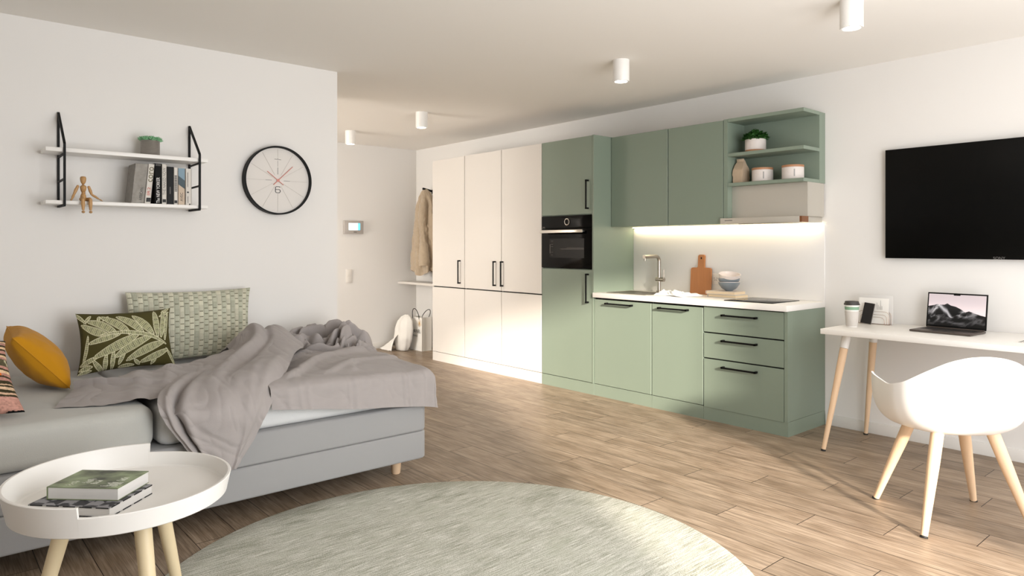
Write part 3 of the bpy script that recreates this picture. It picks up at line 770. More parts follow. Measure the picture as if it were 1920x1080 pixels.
for a in (45, 135, 225, 315):
    F = CH + V((math.cos(R(45+a))*.33, math.sin(R(45+a))*.33, 0)); T0 = CH + V((math.cos(R(45+a))*.165, math.sin(R(45+a))*.165, .432))
    pt = lambda f: T0 + (F-T0)*f
    lg = obj('leg', G().tube([pt(0), pt(.3), pt(.982)], [.027, .0255, .0145], 22), 'wood', t)
    obj('foot_pad', G().tube([pt(.983), pt(1)], [.015, .017], 16), 'rubber', lg)

# ------------------------------------------------------------------ entry
t = thing('intercom_panel', 'grey intercom panel with a lit blue screen on the entry wall', 'intercom', (3.99, YE, 1.40))
obj('housing', G().box(3.868, 4.121, YE-.035, YE-.001, 1.400, 1.556, .004), 'panelgrey', t)
obj('display', G().box(3.925, 4.045, YE-.0365, YE-.0352, 1.445, 1.527), mat('display_glow', '#dff4fb', .4, emit=.9, ecol=(.80, .95, 1, 1)), t)
obj('side_keys', G().box(4.046, 4.075, YE-.0368, YE-.0352, 1.445, 1.527), mat('cyan_glow', '#58bfe0', .4, emit=.7, ecol=(.15, .6, .85, 1)), t)
obj('emblem', G().box(3.99, 4.03, YE-.0368, YE-.0352, 1.418, 1.424), 'ink', t)
t = thing('light_switch', 'white double light switch below the intercom panel', 'switch', (3.945, YE, .82))
obj('cover_plate', G().box(3.905, 3.985, YE-.010, YE-.001, .815, .98, .002), 'switch', t)
for z in (.823, .902): obj('rocker', G().box(3.915, 3.975, YE-.014, YE-.0102, z, z+.07, .002), 'switch', t)
o = obj('bench_shelf', G().box(4.62, XW-.001, 6.408, YE-.001, .785, .812, .002), 'whitecab'); tag(o, 'narrow white shelf in the niche below the coat', 'shelf')
t = thing('coat_hook', 'short black wall hook holding the coat', 'hook', (4.84, 7.16, 1.96))
obj('wall_plate', G().box(XW-.008, XW-.001, 7.13, 7.19, 1.90, 1.95), 'black', t)
obj('hook_bar', G().bar((XW-.004, 7.155, 1.925), (4.73, 7.155, 1.955), .022), 'black', t)
# coat
g = G(); rows = []
prof = [(0, .015, .02), (.03, .05, .05), (.10, .075, .10), (.22, .085, .14), (.45, .095, .17), (.75, .10, .19), (1.0, .105, .205), (1.03, .10, .20)]
nz = 90; na = 96
for k in range(nz+1):
    f = k/nz*1.03; zs = 1.955 - f*1.0
    rx = np.interp(f, [p[0] for p in prof], [p[1] for p in prof]); ry = np.interp(f, [p[0] for p in prof], [p[2] for p in prof])
    cx2 = 4.775 - .02*f; cy2 = 7.165 - .01*f; ring = []
    for i in range(na):
        a = 2*PI*i/na
        fold = .22*math.sin(a*7+1.3*math.sin(f*5)+noise.noise(V((a, f*2, 0)))*2)*min(1, f*4)
        p0 = V((math.cos(a), math.sin(a), 0))
        nn = noise.noise(V((math.cos(a)*4, math.sin(a)*4, f*14)))*.12 + noise.noise(V((math.cos(a)*9, math.sin(a)*9, f*34)))*.07
        r_ = 1 + (fold + nn)
        zz = zs
        if f > .93: zz += .03*math.sin(a*3+1)*(f-.93)/.1
        X = min(cx2 + p0.x*rx*r_, XW-.004)
        ring.append(V((X, cy2 + p0.y*ry*r_, zz)))
    rows.append(ring)
g.grid(rows, True)
o = thing('coat', 'beige plush coat hanging from the black hook in the niche', 'coat', (4.77, 7.16, .93))
obj('coat_body', g, 'fur', o, smooth=180)
g = G(); rows = []
for k in range(40):
    f = k/39; c0 = V((4.70-.035*f, 7.10-.05*f+.02*math.sin(f*5), 1.78-.76*f)); rr_ = .045+.012*math.sin(f*9)+.02*f
    rows.append([c0 + V((math.cos(a)*rr_*.8, math.sin(a)*rr_, 0))*(1+.2*noise.noise(V((a*2, f*22, 2)))) for a in [2*PI*i/20 for i in range(20)]])
obj('sleeve', g.grid(rows, True), 'fur', o, smooth=180)
# paper carrier bag
t = thing('carrier_bag', 'white paper carrier bag with black handles under the niche shelf', 'bag', (4.68, 7.15, 0))
bx0, bx1, by0, by1, bh = 4.60, 4.74, 6.98, 7.24, .40
g = G()
g.grid([[V(p) for p in ((bx0, by0, z), (bx0+.0*z, by1, z), ((bx0+bx1)/2, by1-(.02 if z > 0 else 0), z), (bx1, by1, z), (bx1, by0, z), ((bx0+bx1)/2, by0+(.025 if z > 0 else 0), z))] for z in (0.001, .2, bh)], True)
bmesh.ops.recalc_face_normals(g.b, faces=g.b.faces[:]); bmesh.ops.solidify(g.b, geom=g.b.faces[:], thickness=.0015)
g.box(bx0+.001, bx1-.001, by0+.001, by1-.001, .001, .003)
bd = obj('bag_body', g, 'paper', t, smooth=20)
text('CHANEL', 'ink', bd, (bx0-.0032, 7.112, .235), (0, -1, 0), (0, 0, 1), .215, .042)
text('PARIS', 'greyink', bd, (bx0-.0032, 7.115, .178), (0, -1, 0), (0, 0, 1), .09, .022)
g = G()
for k in range(7):
    a = PI*k/7+.2; d = V((0, math.cos(a), math.sin(a)))*.052
    c0 = V((bx0-.002, 7.03, .335)); g.tube([c0-d*.9, c0+d], [.002, .0006], 5)
obj('gold_star', g, 'gold', bd)
for xx, off in ((bx0, 0), (bx1, .0)):
    P = [(xx, 7.04, .38)] + [(xx + (-.02 if xx == bx0 else .03)*math.sin(a), 7.11-.07*math.cos(a)+(0 if xx == bx0 else -.03*math.sin(a)), .40+.105*math.sin(a)*(1 if xx == bx0 else .8)) for a in [PI*k/14 for k in range(15)]] + [(xx, 7.18, .38)]
    obj('handle', G().tube(P, .0042, 8), 'black', t, smooth=60)
# cotton sack
t = thing('dust_bag', 'crumpled white cotton sack slumped against the carrier bag', 'sack', (4.47, 7.2, 0))
g = G(); rows = []
for k in range(30):
    f = k/29; z = .005 + f*.425; cx2 = 4.48 + .05*f*f; cy2 = 7.23 - .03*f
    rr_ = np.interp(f, [0, .1, .35, .6, .82, .93, 1], [.085, .105, .128, .125, .105, .07, .02])
    rows.append([V((cx2+math.cos(a)*rr_*.62*(1+.10*math.sin(a*7+f*4)+.1*noise.noise(V((a*2, f*5, 1)))), cy2+math.sin(a)*rr_*1.22*(1+.07*math.sin(a*5+f*3)), z)) for a in [2*PI*i/48 for i in range(48)]])
g.grid(rows, True); g.b.faces.new(g.b.verts[:48])
obj('sack_body', g, 'sack', t, smooth=180)
def flap(u, v):
    x = 4.45 - .07*v - .03*u; y = 7.21 + .29*u
    z = .006 + (1-u)**.9*.19*(math.sin(PI*min(1, v*.9+.1))**.6) + .010*noise.noise(V((u*5, v*5, 0)))
    return V((x-.12*(v-.5)*(1-u*.5), y, max(.005, z)))
cloth_patch(flap, 24, 24, M['sack'], 'sack_fold', t, .003)

# ------------------------------------------------------------------ wall shelf, left wall
YB = 4.33
t = thing('wall_shelf', 'two-board white wall shelf with black triangular brackets', 'shelf', (.93, YL, 1.47))
obj('board', G().box(.527, 1.331, 4.30, YL-.012, 1.752, 1.773, .001), 'white', t)
obj('board', G().box(.527, 1.331, 4.30, YL-.012, 1.478, 1.4965, .001), 'white', t)
for x in (.609, 1.283):
    P = [(x, YL-.0065, 1.477), (x, YL-.0065, 1.983), (x, YB-.036, 1.795), (x, YB-.036, 1.4715), (x, YL-.0065, 1.4715)]
    g = G()
    for a, b_ in zip(P, P[1:]): g.bar(a, b_, .011)
    for z in (1.744, 1.61): g.bar((x, YB-.036, z-.0), (x, YL-.0065, z-.004), .009)
    obj('bracket', g, 'black', t)
# succulent
c = (1.043, 4.40, 1.7735)
t = thing('potted_succulent', 'small green succulent in a ribbed silver pot on the upper wall shelf', 'plant', c)
pr2 = [(0, 0), (.047, 0)]
for k in range(40): pr2.append((.049+.0016*(k % 2), .002+.086*k/39))
pr2 += [(.046, .089), (.045, .078), (0, .078)]
obj('pot', G().lathe(c, pr2, 40), 'silverpot', t)
g = G(); rnd = random.Random(4)
for q in range(9):
    a = 2*PI*q/8; cr_ = 0 if q == 8 else .043; c0 = V((c[0]+cr_*math.cos(a), c[1]+cr_*math.sin(a), c[2]+.086+(.006 if q == 8 else 0)))
    for k in range(12):
        b_ = 2.4*k; el = R(20+55*k/12); d = V((math.cos(b_)*math.cos(el), math.sin(b_)*math.cos(el), math.sin(el)))
        g.tube([c0, c0+d*.014, c0+d*.024, c0+d*.030], [.003, .0072, .0055, .0008], 6, squash=.5)
obj('leaves', g, 'succulent', t, smooth=60)
# books on wall shelf
def spine_book(x0, x1, h, cover, lab, tilt=0, depth=.15, y0=4.32, xtop=None):
    t = thing('book', lab, 'book', ((x0+x1)/2, y0+depth/2, 1.497), 'books on the lower wall shelf')
    sh = tilt
    m = Matrix.Identity(4); m[0][2] = sh; m = Matrix.Translation((x0, y0, 1.4972)) @ m
    th = x1-x0
    g = G().box(0, th, 0, .003, 0, h, .0006, 1).box(0, .002, 0, depth, 0, h).box(th-.002, th, 0, depth, 0, h)
    g.xf(m); cv = obj('cover', g, cover, t)
    g = G().box(.0022, th-.0022, .0035, depth-.004, .002, h-.003); g.xf(m); obj('pages', g, 'pages', t)
    return t, cv, m
def spine_marks(parent, M4, xc, z0, z1, hgt, n):
    return print_marks('small_print', 'greyink', parent, lambda a, b_: [M4 @ V(p) for p in ((xc-hgt/2, -.0009, z0+(z1-z0)*a), (xc+hgt/2, -.0009, z0+(z1-z0)*a), (xc+hgt/2, -.0009, z0+(z1-z0)*b_), (xc-hgt/2, -.0009, z0+(z1-z0)*b_))], n, int(xc*9999))
def on_spine(s, m, parent, M4, xc, zc, wid, hgt, up=True):
    c0 = M4 @ V((xc, -.0008, zc)); ax = (M4.to_3x3() @ V((0, 0, 1))).normalized()
    return text(s, m, parent, c0, ax, (-1, 0, 0), wid, hgt, thick=.0)
cw = mat('cover_white', '#d6d0c7', .6); cbk = mat('cover_black', '#070707', .6, spec=.15); ct = mat('cover_tan', '#c7b39d', .6)
cg = mat('cover_grey_mottled', '#8f8a82', .6, var=.45, vscale=45)
t, cv, m_ = spine_book(.926, .993, .222, cg, 'thick leaning book with mottled grey spine reading AFRICAN', .10); on_spine('AFRICAN', 'ink', cv, m_, .046, .052, .07, .016)
t, cv, m_ = spine_book(.9945, 1.0255, .224, cw, 'cream book with a large lettered title leaning beside the grey one', .096)
on_spine('coro', 'olive', cv, m_, .018, .165, .085, .022); on_spine('IR2', 'red', cv, m_, .015, .07, .045, .016); obj('publisher_mark', G().box(.007, .030, -.0014, -.0002, .010, .033).xf(m_), 'ink', cv)
t, cv, m_ = spine_book(1.047, 1.083, .230, cbk, 'black book with bold white lettering up its spine, right of the leaning books', .0); on_spine('The NEW YORKER', 'whiteink', cv, m_, .018, .078, .145, .018)
g = G()
for k in range(4): g.box(.006+k*.007, .010+k*.007, -.0014, -.0002, .216, .228)
obj('top_print', g.xf(m_), 'greyink', cv)
t, cv, m_ = spine_book(1.085, 1.110, .228, cw, 'white book with thin capitals between the two black books', .0); on_spine('THE NAKED NOW', 'greyink', cv, m_, .0125, .13, .155, .015); obj('publisher_mark', G().box(.004, .021, -.0014, -.0002, .010, .028).xf(m_), 'ink', cv)
t, cv, m_ = spine_book(1.1115, 1.147, .216, mat('cover_black_plain', '#070707', .5, spec=.2), 'plain black book in the middle of the row', .0); spine_marks(cv, m_, .017, .06, .10, .005, 9)
t, cv, m_ = spine_book(1.1485, 1.170, .214, cw, 'white book with thin grey title left of the blue and tan book', .0); spine_marks(cv, m_, .0105, .075, .17, .013, 10); obj('publisher_mark', G().box(.003, .018, -.0014, -.0002, .008, .024).xf(m_), 'ink', cv)
t, cv, m_ = spine_book(1.1715, 1.2085, .212, ct, 'tan and blue book with AVEC on its spine', .0); on_spine('AVEC', 'ink', cv, m_, .0185, .045, .05, .015)
obj('sky_band', G().prism([m_ @ V(p) for p in ((0.0005, -.0003, .13), (.0365, -.0003, .105), (.0365, -.0003, .2115), (.0005, -.0003, .2115))], (0, -.0006, 0)), mat('cover_skyblue', '#7d97a6', .6), cv)
obj('sea_band', G().prism([m_ @ V(p) for p in ((0.0005, -.0012, .118), (.0365, -.0012, .092), (.0365, -.0012, .14), (.0005, -.0012, .168))], (0, -.0004, 0)), mat('cover_slate', '#3f5058', .6), cv)
t, cv, m_ = spine_book(1.212, 1.245, .212, cw, 'white book at the right end of the row', -.0); spine_marks(cv, m_, .012, .105, .19, .004, 18); spine_marks(cv, m_, .013, .012, .05, .004, 8)
obj('publisher_mark', G().box(.008, .018, -.0014, -.0002, .07, .078).box(.020, .026, -.0014, -.0002, .0, .008).xf(m_), 'ink', cv)
# mannequin
c = V((.70, 4.335, 1.497)); t = thing('wooden_mannequin', 'jointed wooden artist mannequin sitting on the lower shelf edge', 'figurine', c)
mm = lambda p: V(p)
def seg_(name, P, rad, sq=None): return obj(name, G().tube(P, rad, 18, squash=sq), 'mannequin', t, smooth=70)
hx = .70; ys = 4.322
seg_('head', [(hx-.003, ys, 1.590), (hx-.003, ys-.003, 1.594), (hx-.003, ys-.004, 1.605), (hx-.003, ys-.003, 1.618), (hx-.003, ys, 1.626), (hx-.003, ys, 1.6285)], [.006, .010, .0135, .0148, .013, .007])
seg_('neck', [(hx-.003, ys, 1.580), (hx-.003, ys, 1.591)], [.0055, .0055])
seg_('chest', [(hx-.002, ys, 1.545), (hx-.002, ys, 1.549), (hx-.002, ys, 1.560), (hx-.002, ys, 1.573), (hx-.002, ys, 1.580), (hx-.002, ys, 1.583)], [.010, .017, .0215, .0245, .019, .008], .62)
obj('waist', G().ell((hx-.001, ys, 1.5415), (.010, .009, .008)), 'mannequin', t, smooth=80)
seg_('hips', [(hx-.002, ys, 1.498), (hx-.002, ys, 1.502), (hx-.002, ys, 1.515), (hx-.002, ys, 1.528), (hx-.002, ys, 1.536), (hx-.002, ys, 1.538)], [.014, .0185, .0195, .017, .013, .008], .75)
for s_, P in ((-1, [(.673, ys, 1.576), (.664, ys, 1.555), (.655, ys-.002, 1.532)]), (1, [(.724, ys, 1.574), (.731, ys, 1.553), (.737, ys-.002, 1.534)])):
    obj('shoulder', G().ell(P[0], (.007, .007, .007)), 'mannequin', t, smooth=80)
    seg_('upper_arm', P, [.0068, .0082, .0058])
seg_('forearm', [(.655, ys-.002, 1.532), (.650, ys-.006, 1.520), (.645, ys-.012, 1.508)], [.0056, .0066, .004])
seg_('hand', [(.645, ys-.012, 1.508), (.642, ys-.014, 1.503), (.639, ys-.015, 1.4985)], [.004, .0065, .003], .6)
seg_('forearm', [(.737, ys-.002, 1.534), (.752, ys-.006, 1.524), (.768, ys-.010, 1.512)], [.0056, .006, .004])
seg_('hand', [(.768, ys-.010, 1.512), (.778, ys-.012, 1.506), (.787, ys-.013, 1.500)], [.004, .006, .002], .6)
for x in (.690, .724):
    xs_ = x if x < .7 else .715
    seg_('thigh', [(xs_-.002, ys-.004, 1.507), (x, ys-.026, 1.507), (x, ys-.042, 1.505)], [.010, .0105, .008])
    obj('knee', G().ell((x, ys-.044, 1.503), (.009, .009, .009)), 'mannequin', t, smooth=80)
    seg_('shin', [(x, ys-.045, 1.500), (x, ys-.045, 1.480), (x+.001, ys-.043, 1.447)], [.0085, .0098, .0056])
    obj('foot', G().ell((x, ys-.052, 1.438), (.008, .016, .007)), 'mannequin', t, smooth=80)

# ------------------------------------------------------------------ clock
cc = V((1.824, YL, 1.687)); t = thing('wall_clock', 'round black-rimmed wall clock with coral hands', 'clock', cc)
def disc_y(prof, seg=96):
    g = G(); g.lathe((0, 0, 0), prof, seg); g.xf(Matrix.Translation(cc) @ Matrix.Rotation(R(90), 4, 'X')); return g
obj('rim', disc_y([(0, .001), (.224, .001), (.2245, .052), (.2145, .052), (.2135, .030)]), 'black', t)
obj('face', disc_y([(0, .028), (.2138, .028)]), 'clockface', t)
yf = YL-.029
g = G()
for k in range(12):
    a = 2*PI*k/12; d = V((math.sin(a), 0, math.cos(a)))
    r0 = .105 if k == 0 else .04 if k != 6 else .085
    g.bar(cc + d*.205 + V((0, yf-YL, 0)), cc + d*(r0 if k else .155) + V((0, yf-YL, 0)), .0011)
obj('dial_lines', g, 'clockline', t)
g = G()
for k, (a0, b0) in ((3, (.04, .082)), (9, (.04, .082)), (0, (.04, .085))):
    a = 2*PI*k/12; d = V((math.sin(a), 0, math.cos(a))); g.bar(cc+d*a0+V((0, yf-YL-.0004, 0)), cc+d*b0+V((0, yf-YL-.0004, 0)), .0020)
g.bar(cc+V((-.022, yf-YL, .139)), cc+V((.022, yf-YL, .137)), .0022); g.bar(cc+V((-.003, yf-YL, .145)), cc+V((.003, yf-YL, .145)), .002)
g.bar(cc+V((0, yf-YL, .13)), cc+V((0, yf-YL, .092)), .0011)
obj('marks', g, 'greyink', t)
g = G(); P = []
for x, z in ((.016, .018), (.010, .022), (-.010, .022), (-.016, .016), (-.016, -.012), (-.010, -.018), (.010, -.018), (.016, -.012), (.016, -.002), (.010, .003), (-.0155, .003)):
    P.append(cc+V((x, yf-YL-.0005, z-.062)))
for a, b_ in zip(P, P[1:]): g.bar(a, b_, .0032)
obj('numeral_six', g, 'ink', t)
for nm, az, Lf, Lb in (('hour_hand', -52, .092, .045), ('minute_hand', 46, .138, .042)):
    d = V((math.sin(R(az)), 0, math.cos(R(az)))); o_ = V((0, yf-YL-.006, 0))
    obj(nm, G().tube([cc+o_-d*Lb, cc+o_+d*Lf], [.0024, .0020], 8), 'coral', t)
g = G().lathe((0, 0, 0), [(0, 0), (.009, 0), (.009, .004), (0, .006)], 24); g.xf(Matrix.Translation(cc+V((0, yf-YL-.004, 0))) @ Matrix.Rotation(R(90), 4, 'X'))
obj('hub', g, 'coral', t)

# ------------------------------------------------------------------ rug
rm = bpy.data.materials.new('rug_pile'); rm.use_nodes = True; nt = rm.node_tree; L = nt.links.new
tc = N('TexCoord'); rmp = N('Mapping'); L(tc.outputs['Object'], rmp.inputs[0]); rmp.inputs['Rotation'].default_value = (0, 0, R(-2))
a1 = N('Mapping'); L(rmp.outputs[0], a1.inputs[0]); a1.inputs['Scale'].default_value = (4, 85, 1)
s1 = N('TexNoise'); s1.inputs['Scale'].default_value = 2; s1.inputs['Detail'].default_value = 6; s1.inputs['Roughness'].default_value = .7; L(a1.outputs[0], s1.inputs['Vector'])
a2 = N('Mapping'); L(rmp.outputs[0], a2.inputs[0]); a2.inputs['Scale'].default_value = (1.2, 3.5, 1)
s2 = N('TexNoise'); s2.inputs['Scale'].default_value = 2.4; s2.inputs['Detail'].default_value = 5; L(a2.outputs[0], s2.inputs['Vector'])
s3 = N('TexNoise'); s3.inputs['Scale'].default_value = 260; s3.inputs['Detail'].default_value = 2; L(rmp.outputs[0], s3.inputs['Vector'])
v1 = mth('MULTIPLY_ADD', s1.outputs[0], .60, mth('MULTIPLY_ADD', s3.outputs[0], .37, mth('MULTIPLY', s2.outputs[0], .25)))
rp = N('ValToRGB'); e = rp.color_ramp.elements; e[0].position = .49; e[0].color = S('#8b8c7b'); e[1].position = .70; e[1].color = S('#e6e4dc'); rp.color_ramp.elements.new(.585).color = S('#b4b4a6'); L(v1, rp.inputs[0])
c = mix(rp.outputs[0], S('#8c9278'), mth('MULTIPLY', mth('SUBTRACT', s2.outputs[0], .48), 2.0))
b = nt.nodes['Principled BSDF']; L(c, b.inputs['Base Color']); b.inputs['Roughness'].default_value = .95; b.inputs['Specular IOR Level'].default_value = .1
bp = N('Bump'); bp.inputs['Strength'].default_value = .7; bp.inputs['Distance'].default_value = .004; L(v1, bp.inputs['Height']); L(bp.outputs[0], b.inputs['Normal'])
rc = (1.537, 2.087, .0005)
o = obj('rug', G().lathe(rc, [(0, 0), (1.112, 0), (1.119, .004), (1.119, .008), (1.113, .0115), (1.0, .012), (0, .012)], 160), rm); tag(o, 'round pale grey green rug with streaky pile in the foreground', 'rug')

# ------------------------------------------------------------------ tray table
tx, ty = .52, 2.525
t = thing('side_table', 'round white tray side table with stepped rim and three wooden legs', 'table', (tx, ty, 0))
ro0, ro1, ri = .309, .323, .309
step_a = (R(-122), R(63))    # low rim between these angles (right side), high rim elsewhere
g = G(); rows = []; na = 200
A_ = []
for i in range(na+1): A_.append(R(-122) + 2*PI*i/na)
def rim_rows():
    rows = []
    segs = [(R(-122), R(63), .502), (R(63), R(238), .533)]
    for a0, a1_, h in segs:
        n = 90
        for i in range(n+1):
            a = a0+(a1_-a0)*i/n; rows.append((a, h))
    rows.append((R(-122)+2*PI, .502)); return rows
for a, h in rim_rows():
    fr = (h-.44)/.093; ro = ro0+(.328-ro0)*fr; rin = ro-.011
    c_, s_ = math.cos(a), math.sin(a)
    P = [(ro0-.004, .440), (ro0, .443), (ro, h-.002), (ro-.002, h), (rin+.002, h), (rin, h-.002), (ro0-.004, .459), (ro0-.012, .4545)]
    rows.append([V((tx+r_*c_, ty+r_*s_, z)) for r_, z in P])
g.grid(rows); obj('tray_rim', g, 'white', t, smooth=40)
obj('tray_bottom', G().lathe((tx, ty, 0), [(0, .4405), (ro0-.0035, .4405), (ro0-.0035, .4545), (0, .4545)], 96), 'white', t)
for ph in (37, 158, 277):
    d = V((math.cos(R(ph)), math.sin(R(ph)), 0)); T0 = V((tx, ty, .440))+d*.15; F = V((tx, ty, 0))+d*.265
    F.z = .0125 if (V((F.x, F.y, 0))-V((rc[0], rc[1], 0))).length < 1.119 else 0
    obj('leg', G().tube([T0, T0.lerp(F, .5), F], [.026, .0225, .017], 24), 'palewood', t)
# books on the tray
bA = R(-45)
def tray_book(name, cx3, cy3, z, sx, sy, h, ang, fn, lab, stripes):
    m4 = Matrix.Translation((cx3, cy3, z)) @ Matrix.Rotation(ang, 4, 'Z')
    t = thing(name, lab, 'book', (cx3, cy3, z), 'books on the tray table')
    ct_ = .002
    cv = obj('cover', G().obox(m4 @ Matrix.Translation((0, 0, h-ct_/2)), sx, sy, ct_).obox(m4 @ Matrix.Translation((0, 0, ct_/2)), sx, sy, ct_).obox(m4 @ Matrix.Translation((0, sy/2-.001, h/2)), sx, .002, h), stripes, t)
    obj('pages', G().obox(m4 @ Matrix.Translation((0, -.001, h/2)), sx-.004, sy-.004, h-2*ct_-.0002), mat('white_pages', '#d9d6d2', .8, var=.12, vscale=900, stretch=(.01, .01, 1)), t)
    nu, nv = 200, 140
    U, Q = np.meshgrid(np.linspace(0, 1, nu), np.linspace(0, 1, nv))
    P3 = np.array([[(m4 @ V((sx*(u-.5), sy*(q-.5), h+.0004)))[:] for u in np.linspace(0, 1, nu)] for q in np.linspace(0, 1, nv)])
    color_grid(P3, fn(U, Q), M['bookcover'], 'cover_print', cv)
    return t
def f_green(U, Q):
    base = np.clip((.55+.45*fbm2(U, Q, 4, 4, 4, 4))[..., None], 0, 1.2)*lin('#93a17c') + .05
    blots = np.zeros_like(U)
    for x0, x1, y0, y1 in ((.06, .30, .10, .34), (.40, .50, .22, .42), (.52, .64, .25, .5), (.70, .80, .1, .36), (.10, .22, .42, .6)):
        for k in range(6):
            yy = y0+(y1-y0)*k/6; ln = x1-(x1-x0)*abs(math.sin(k*2.3))*.4
            blots = np.maximum(blots, ((U > yy) & (U < yy+.022) & (Q > x0) & (Q < ln)).astype(float))
    blots *= (fbm2(U, Q, 8, 40, 40, 2) > -.45)
    return base*(1-blots[..., None]*.75) + blots[..., None]*lin('#e6e8de')*.9
def f_dark(U, Q):
    ch = (((U*9+fbm2(U, Q, 6, 6, 6, 3)*.6).astype(int) + (Q*6).astype(int)) % 2)
    return np.where(ch[..., None] > 0, lin('#38383c'), lin('#8e8d90'))
dm = mat('broken_grey_cover', '#a9a7a3', .6)
tb = tray_book('book', .430, 2.505, .4548, .205, .262, .029, R(43), f_dark, 'larger grey patterned book lying at the bottom on the tray table', dm)
m4 = Matrix.Translation((.430, 2.505, .4548)) @ Matrix.Rotation(R(43), 4, 'Z'); g = G()
for zz in (.0012, .0278):
    for k in range(5): g.obox(m4 @ Matrix.Translation((-.1027, -.108+.053*k, zz)), .0012, .040, .0030)
    for k in range(4): g.obox(m4 @ Matrix.Translation((-.075+.052*k, -.1312, zz)), .038, .0012, .0030)
obj('cover_edge_pattern', g, 'dark', tb)
tray_book('book', .4515, 2.5225, .4848, .163, .225, .038, R(46), f_green, 'green covered book lying on top on the tray table', mat('green_cover', '#7b8662', .5))

# ------------------------------------------------------------------ bed
t = thing('bed', 'light grey upholstered box bed with beech legs along the left wall', 'bed', (1.02, 3.85, 0))
g = G().box(-.25, 2.15, 3.2, 4.486, .10, .2485, .022, 3)
g2 = G().box(-.25, 2.15, 3.2, 4.486, .2515, .398, .022, 3)
def round_corner(g, r=.05): 
    # soften the vertical corners at the foot end
    for v in g.b.verts:
        for cx3, cy3, sx, sy in ((2.15-r, 3.2+r, 1, -1), (2.15-r, 4.486-r, 1, 1)):
            dx, dy = (v.co.x-cx3)*sx, (v.co.y-cy3)*sy
            if dx > 0 and dy > 0:
                m_ = max(dx, dy); l = math.hypot(dx, dy)
                v.co.x = cx3+sx*dx*m_/l; v.co.y = cy3+sy*dy*m_/l
def soft_slab(x0, x1, y0, y1, z0, z1, rc_, re, nx=60, ny=40):
    """slab with rounded corners in plan (rc_) and rounded edges (re)"""
    g = G(); rings = []
    def ring(ins, z):
        r = max(.004, rc_-ins); return [V(p) for p in rr(x0+ins, x1-ins, y0+ins, y1-ins, z, r, 8)]
    for k in range(7): a = PI/2*k/6; rings.append(ring(re*(1-math.sin(a)), z0+re*(1-math.cos(a))))
    for k in range(7): a = PI/2*k/6; rings.append(ring(re*(1-math.cos(a)), z1-re*(1-math.sin(a))))
    g.grid(rings, True); n = len(rings[0]); vs = g.b.verts[:]
    g.b.faces.new(vs[:n]); g.b.faces.new(vs[-n:]); return g
obj('base_box', soft_slab(-.25, 2.15, 3.2, 4.486, .10, .2495, .05, .012), 'bedgrey', t)
obj('upper_box', soft_slab(-.25, 2.15, 3.2, 4.486, .2505, .398, .05, .014), 'bedgrey', t)
for x, y in ((2.034, 3.345), (2.034, 4.36), (-.15, 3.345), (-.15, 4.36)):
    obj('leg', G().lathe((x, y, 0), [(0, 0), (.0215, 0), (.024, .004), (.033, .1015), (0, .1015)], 28), 'wood', t)
o = thing('mattress', 'grey green covered mattress on the left half of the bed', 'mattress', (.27, 3.85, .398), 'mattresses')
obj('mattress_body', soft_slab(-.25, .785, 3.205, 4.48, .3985, .58, .07, .05), 'sheet', o, smooth=60)
o = thing('mattress', 'white covered mattress on the right half of the bed under the blanket', 'mattress', (1.5, 3.85, .398), 'mattresses')
obj('mattress_body', soft_slab(.80, 2.14, 3.225, 4.48, .3985, .575, .06, .035), 'topper', o, smooth=60)
# ------------------------------------------------------------------ blanket
M['blanket'] = mat('grey_ribbed_cotton', '#a29b98', .9, spec=.12, bump=.5, bscale=260, sheen=.15, var=.04, vscale=14, stretch=(1, 1, 3))
def nz(x, y, z=0): return noise.noise(V((x, y, z)))
def bil(x, y, z): return min(1, abs(nz(x, y, z))*2.6)**.65
def wrinkle(p, a=.006):
    w1 = nz(p.x*4+p.z*3, p.y*4-p.z*3, 1.7)*1.6
    return a*1.6*(bil(p.x*5+w1, p.y*3.4+p.z*4+w1, 4.1)-.6) + a*.6*(bil(p.x*12-w1, p.y*6+p.z*9+w1, 9.3)-.6) + a*1.2*nz(p.x*3.5, p.y*3.5+p.z*3.5, 7) + a*.12*nz(p.x*40, p.y*18+p.z*18, 2)
def folds(p, L_):
    d = 0
    for pts, amp, wd in L_:
        best = 9; 
        for (ax, ay), (bx2, by2) in zip(pts, pts[1:]):
            dx, dy = bx2-ax, by2-ay; f = max(0, min(1, ((p.x-ax)*dx+(p.y-ay)*dy)/(dx*dx+dy*dy)))
            q = math.hypot(p.x-ax-f*dx, p.y-ay-f*dy); sg = 1 if (dx*(p.y-ay)-dy*(p.x-ax)) > 0 else -1
            if q < best: best = q; side = sg
        w_ = wd*(1.7 if side > 0 else .75)
        d += amp*math.exp(-(best/w_)**2)
    return d
def surf(g, ctrl, nu, nv, disp=None, a=.006):
    rows = [cr(r, nu) for r in ctrl]
    cols_ = [cr([rows[k][i] for k in range(len(rows))], nv) for i in range(nu)]
    P = np.array(cols_).transpose(1, 0, 2)
    du = np.gradient(P, axis=1); dv = np.gradient(P, axis=0); Nn = np.cross(du, dv); Nn /= np.linalg.norm(Nn, axis=2, keepdims=True)+1e-9
    s = np.sign(Nn[..., 2]*1.0 - Nn[..., 1]*.8); Nn *= np.where(s == 0, 1, s)[..., None]
    out = []
    for j in range(nv):
        r = []
        for i in range(nu):
            p = V(P[j, i]); n = V(Nn[j, i]); d = wrinkle(p, a) + (disp(i/(nu-1), j/(nv-1), p) if disp else 0)
            r.append(p + n*d)
        out.append(r)
    g.grid(out)
def y_(Y, X, Z): return [(x, Y, z) for x, z in zip(X, Z)]
g = G()
